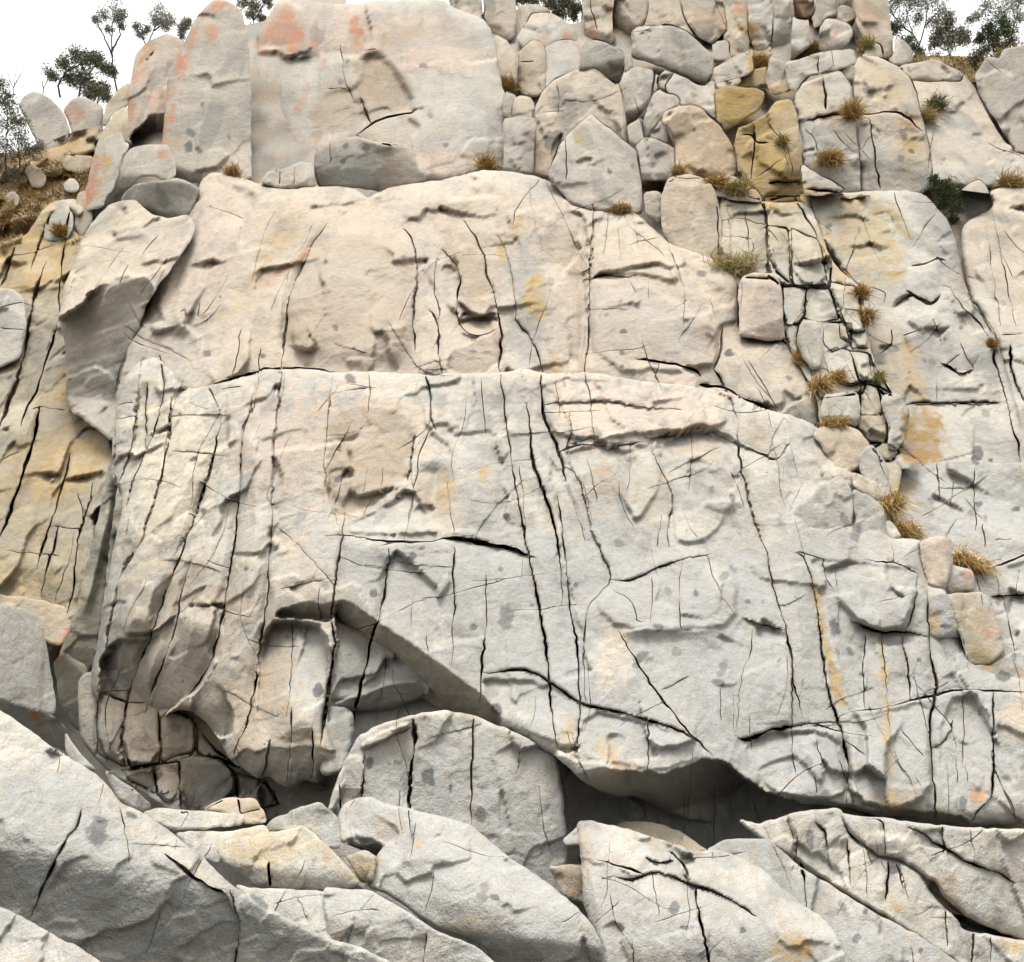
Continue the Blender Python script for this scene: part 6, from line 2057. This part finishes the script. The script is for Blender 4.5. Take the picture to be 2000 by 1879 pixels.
def plant(name, cat, label, stems, clumps, D, leafc, dens=1.0, leaf=2.2, barkc=(.10, .085, .07), rt=1.6, group=None, twigs=7, bare=False):
    """stems: pixel paths of the trunks; clumps: (x, y, radius) of the foliage masses; both get their own depth round D"""
    m = D / F
    base = world_pt(np.array([stems[0][0][0]]), np.array([stems[0][0][1]]), np.array([D]))[0]
    root = bpy.data.objects.new(name, None)
    root.location = base
    COL.objects.link(root)
    tag(root, label, cat, group)
    V, T, o = [], [], 0

    def add(path, r0, r1, s=5):
        nonlocal o
        v, t = tube(path, r0, r1, s)
        V.append(v)
        T.append(t + o)
        o += len(v)
    nodes = []
    for st in stems:
        P = np.array(st, float)
        P = resample(P, 7, False)
        P = P + np.c_[gr.normal(0, .8, len(P)), np.zeros(len(P))]
        dd = D + np.cumsum(gr.normal(0, 1.5, len(P))) * m
        W = world_pt(P[:, 0], P[:, 1], dd)
        add(W, rt * m, rt * .45 * m)
        nodes.append(W)
    allp = np.vstack(nodes)
    tips = []
    for (cx, cy, r) in clumps:
        dz = gr.uniform(-1, 1) * r * 1.2 * m
        c = world_pt(np.array([cx]), np.array([cy]), np.array([D + dz]))[0]
        below = allp[np.argsort(np.linalg.norm(allp - c, axis=1) + np.maximum(0, allp[:, 2] - c[2] + r * m) * 2)][0]
        midp = (below + c) / 2 + gr.normal(0, .12, 3) * np.linalg.norm(c - below) - UP * .05
        add([below, midp, c], rt * .45 * m, rt * .2 * m, 4)
        for k in range(twigs):
            v = gr.normal(0, 1, 3)
            v /= np.linalg.norm(v)
            v = v * np.array([1, 1, .8]) + UP * .35
            e = c + v * r * m * gr.uniform(.7, 1.1)
            add([c, c + (e - c) * .5 + gr.normal(0, .06, 3) * r * m, e], rt * .2 * m, rt * .07 * m, 3)
            tips.append((c + (e - c) * gr.uniform(.5, 1.0), r))
    tr = mesh_obj('trunk', np.vstack(V) - base, np.vstack(T), np.tile(np.array(barkc), (o, 1)), BARK, root, origin=False)
    if bare:
        return root
    LV, LC = [], []
    for (p, r) in tips:
        n = int(dens * 110 * (r / 18.0) ** 1.3) + 14
        q = p + gr.normal(0, .42, (n, 3)) * r * m * np.array([1, 1, .8])
        a = gr.normal(0, 1, (n, 3))
        a /= np.linalg.norm(a, axis=1)[:, None]
        b = np.cross(a, gr.normal(0, 1, (n, 3)))
        b /= np.linalg.norm(b, axis=1)[:, None] + 1e-9
        s = leaf * m * gr.uniform(.5, 1.3, n)[:, None]
        LV.append(np.stack([q - a * s, q + b * s * .38, q + a * s, q - b * s * .38], 1).reshape(-1, 3))
        cc = np.array(leafc)[gr.randint(0, len(leafc), n)] * gr.uniform(.65, 1.3, n)[:, None]
        LC.append(np.repeat(cc, 4, 0))
    LV, LC = np.vstack(LV), np.vstack(LC)
    k = np.arange(len(LV) // 4)[:, None] * 4
    mesh_obj('crown', LV - base, np.hstack([k, k + 1, k + 2, k + 3]), LC, LEAF, root, origin=False, smooth=False)
    return root


OG = [(.33, .33, .27), (.40, .40, .33), (.26, .265, .21), (.45, .44, .37)]  # skyline leaves lightened: glare of the white sky painted into their colour
DG_ = [(.19, .20, .13), (.24, .245, .16), (.29, .29, .19), (.15, .16, .10)]
GG = [(.06, .10, .03), (.09, .13, .04), (.05, .08, .03), (.12, .15, .06)]
BG = [(.11, .095, .06), (.15, .13, .08), (.08, .07, .045), (.18, .15, .09)]
GT = 'trees along the skyline'
plant('tree', 'tree', 'slender tree with a high wispy crown against the white sky, upper left',
      [[(230, 182), (222, 150), (219, 110), (218, 70), (222, 30)], [(219, 110), (205, 75), (190, 45)], [(219, 100), (232, 75), (238, 40)]],
      [(226, 22, 18), (241, 30, 10), (206, 36, 11), (190, 40, 9), (214, 58, 8), (236, 52, 7), (228, 40, 12)], 33, OG, .75, 2.4, group=GT, rt=2.0)
plant('tree', 'tree', 'bushy-topped thin-stemmed tree right of the slender tree',
      [[(292, 120), (286, 90), (300, 60), (312, 35)], [(286, 90), (275, 65)], [(300, 60), (330, 40)]],
      [(315, 30, 17), (302, 42, 11), (330, 42, 12), (276, 68, 11), (269, 52, 7), (286, 60, 8), (322, 52, 10)], 33.5, OG, .9, 2.4, group=GT)
plant('tree', 'tree', 'small tree top peeping left of the tallest standing boulder', [[(352, 95), (354, 75), (360, 55)]], [(361, 50, 11), (352, 58, 9), (370, 46, 7), (356, 70, 7)], 33.5, OG, 1.0, 2.4, group=GT)
plant('tree', 'tree', 'dark spreading windswept tree behind the lichen-spotted boulder', [[(118, 190), (112, 165), (130, 140), (165, 120)], [(150, 200), (160, 160), (190, 125)]],
      [(150, 112, 17), (176, 122, 16), (206, 130, 15), (130, 134, 16), (98, 146, 13), (160, 150, 18), (186, 114, 12), (216, 142, 10), (140, 160, 14), (170, 170, 14)], 33, DG_, 1.15, 2.8, group=GT, rt=2.2)
plant('shrub', 'shrub', 'low dark bush beside the greenish leaning slab', [[(190, 205), (192, 185)]], [(188, 180, 15), (206, 188, 13), (175, 186, 10), (198, 172, 10)], 32.5, DG_, 1.3, 2.8)
plant('shrub', 'shrub', 'dark tangled bush filling the left edge below the sky', [[(10, 340), (12, 280), (15, 220)], [(40, 330), (35, 270)]],
      [(2, 165, 14), (14, 182, 12), (0, 200, 16), (24, 222, 20), (8, 246, 22), (42, 240, 15), (5, 290, 26), (42, 275, 20), (25, 310, 22), (60, 300, 12), (0, 330, 22), (30, 340, 16), (75, 290, 12)], 24.5, DG_ + [(.16, .14, .09)], .6, 2.4)
plant('shrub', 'shrub', 'leafless pale shrub standing at the far left skyline', [[(24, 210), (27, 170), (32, 135)], [(27, 170), (45, 140)], [(27, 175), (12, 135)]],
      [(33, 128, 12), (46, 135, 12), (12, 128, 12), (38, 150, 9)], 32, OG, 1, bare=True, barkc=(.30, .28, .25), rt=1.0, twigs=8)
plant('shrub', 'shrub', 'leafless shrub behind the pale faceted boulder', [[(80, 190), (95, 150), (110, 125)], [(85, 175), (80, 140)]],
      [(112, 115, 14), (122, 105, 10), (82, 132, 12), (100, 135, 10)], 32.5, OG, 1, bare=True, barkc=(.16, .14, .12), rt=1.0, twigs=8)
plant('tree', 'tree', 'dark tree in the gap left of the huge lichen boulder', [[(500, 85), (495, 40), (490, 5)], [(495, 40), (515, 10)]],
      [(478, 4, 13), (500, 14, 13), (507, 40, 11), (490, 30, 10), (520, 4, 12), (500, 60, 8)], 37, DG_, 1.0, 2.6, group=GT)
plant('shrub', 'shrub', 'brown scrub on the skyline behind the domed pale boulder', [[(1090, 50), (1092, 25)], [(1060, 50), (1055, 20)]],
      [(1075, 4, 16), (1102, 10, 17), (1126, 14, 12), (1050, 0, 13), (1010, -2, 12), (1030, 2, 12), (1090, 28, 14), (1120, 32, 10)], 36, BG + DG_, 1.3, 2.8)
plant('tree', 'tree', 'wide feathery grey-green tree on the right skyline', [[(1800, 125), (1795, 90), (1780, 60), (1770, 20)], [(1795, 90), (1808, 50), (1812, 10)], [(1780, 65), (1755, 45), (1740, 20)], [(1808, 50), (1835, 20)]],
      [(1740, 20, 18), (1775, 12, 20), (1810, 8, 18), (1834, 20, 16), (1760, 48, 13), (1790, 40, 14), (1726, 2, 14), (1850, 32, 12), (1822, 45, 12), (1758, 0, 16), (1795, -5, 16)], 35, OG + [(.12, .12, .09)], .62, 2.3, group=GT, rt=1.7, twigs=8)
plant('shrub', 'shrub', 'rounded olive-brown bush at the foot of the feathery tree', [[(1855, 118), (1852, 90)]],
      [(1838, 70, 18), (1868, 70, 19), (1826, 84, 13), (1886, 78, 12), (1850, 54, 14), (1856, 90, 15)], 34, BG + OG, 1.25, 2.6)
plant('tree', 'tree', 'wispy tree leaning in at the top right corner', [[(1985, 105), (1975, 70), (1955, 40), (1930, 20)], [(1975, 70), (1985, 35), (1990, 5)]],
      [(1925, 16, 15), (1952, 20, 17), (1976, 14, 17), (1990, 40, 15), (1906, 34, 8), (1895, 40, 7), (1992, 2, 15), (1960, 40, 11)], 35.5, OG, .75, 2.4, group=GT, twigs=7)
plant('shrub', 'shrub', 'bright dark-green domed bush on the terrace', [[(1940, 100), (1942, 75)]], [(1936, 64, 17), (1960, 54, 14), (1918, 74, 11), (1964, 68, 10), (1945, 78, 12)], 33, GG, 1.5, 2.6)
plant('shrub', 'shrub', 'sprawling brownish bush hanging over the dark right-hand block', [[(1905, 175), (1915, 130), (1945, 100)]],
      [(1900, 126, 16), (1920, 106, 15), (1950, 96, 14), (1890, 146, 13), (1976, 80, 13), (1906, 162, 8), (1930, 125, 10)], 29.5, BG + [(.12, .12, .05)], 1.2, 2.6)
plant('shrub', 'shrub', 'olive bush behind the small cracked terrace block', [[(1765, 110), (1766, 80)]], [(1752, 60, 11), (1770, 76, 12), (1786, 92, 10), (1745, 52, 8), (1795, 105, 9)], 33, GG + OG, 1.2, 2.6)
p_, n_, d_ = hit(1850, 420)
plant('shrub', 'shrub', 'green shrub in the cleft beside the split pale boulder', [[(1862, 445), (1856, 405), (1845, 370)], [(1858, 415), (1868, 395)]],
      [(1838, 362, 15), (1855, 384, 18), (1870, 410, 15), (1845, 400, 13), (1862, 430, 10), (1826, 350, 9), (1866, 375, 10)], (d_ or 22) - .5, GG + [(.16, .14, .06), (.13, .15, .05)], 1.15, 2.5)
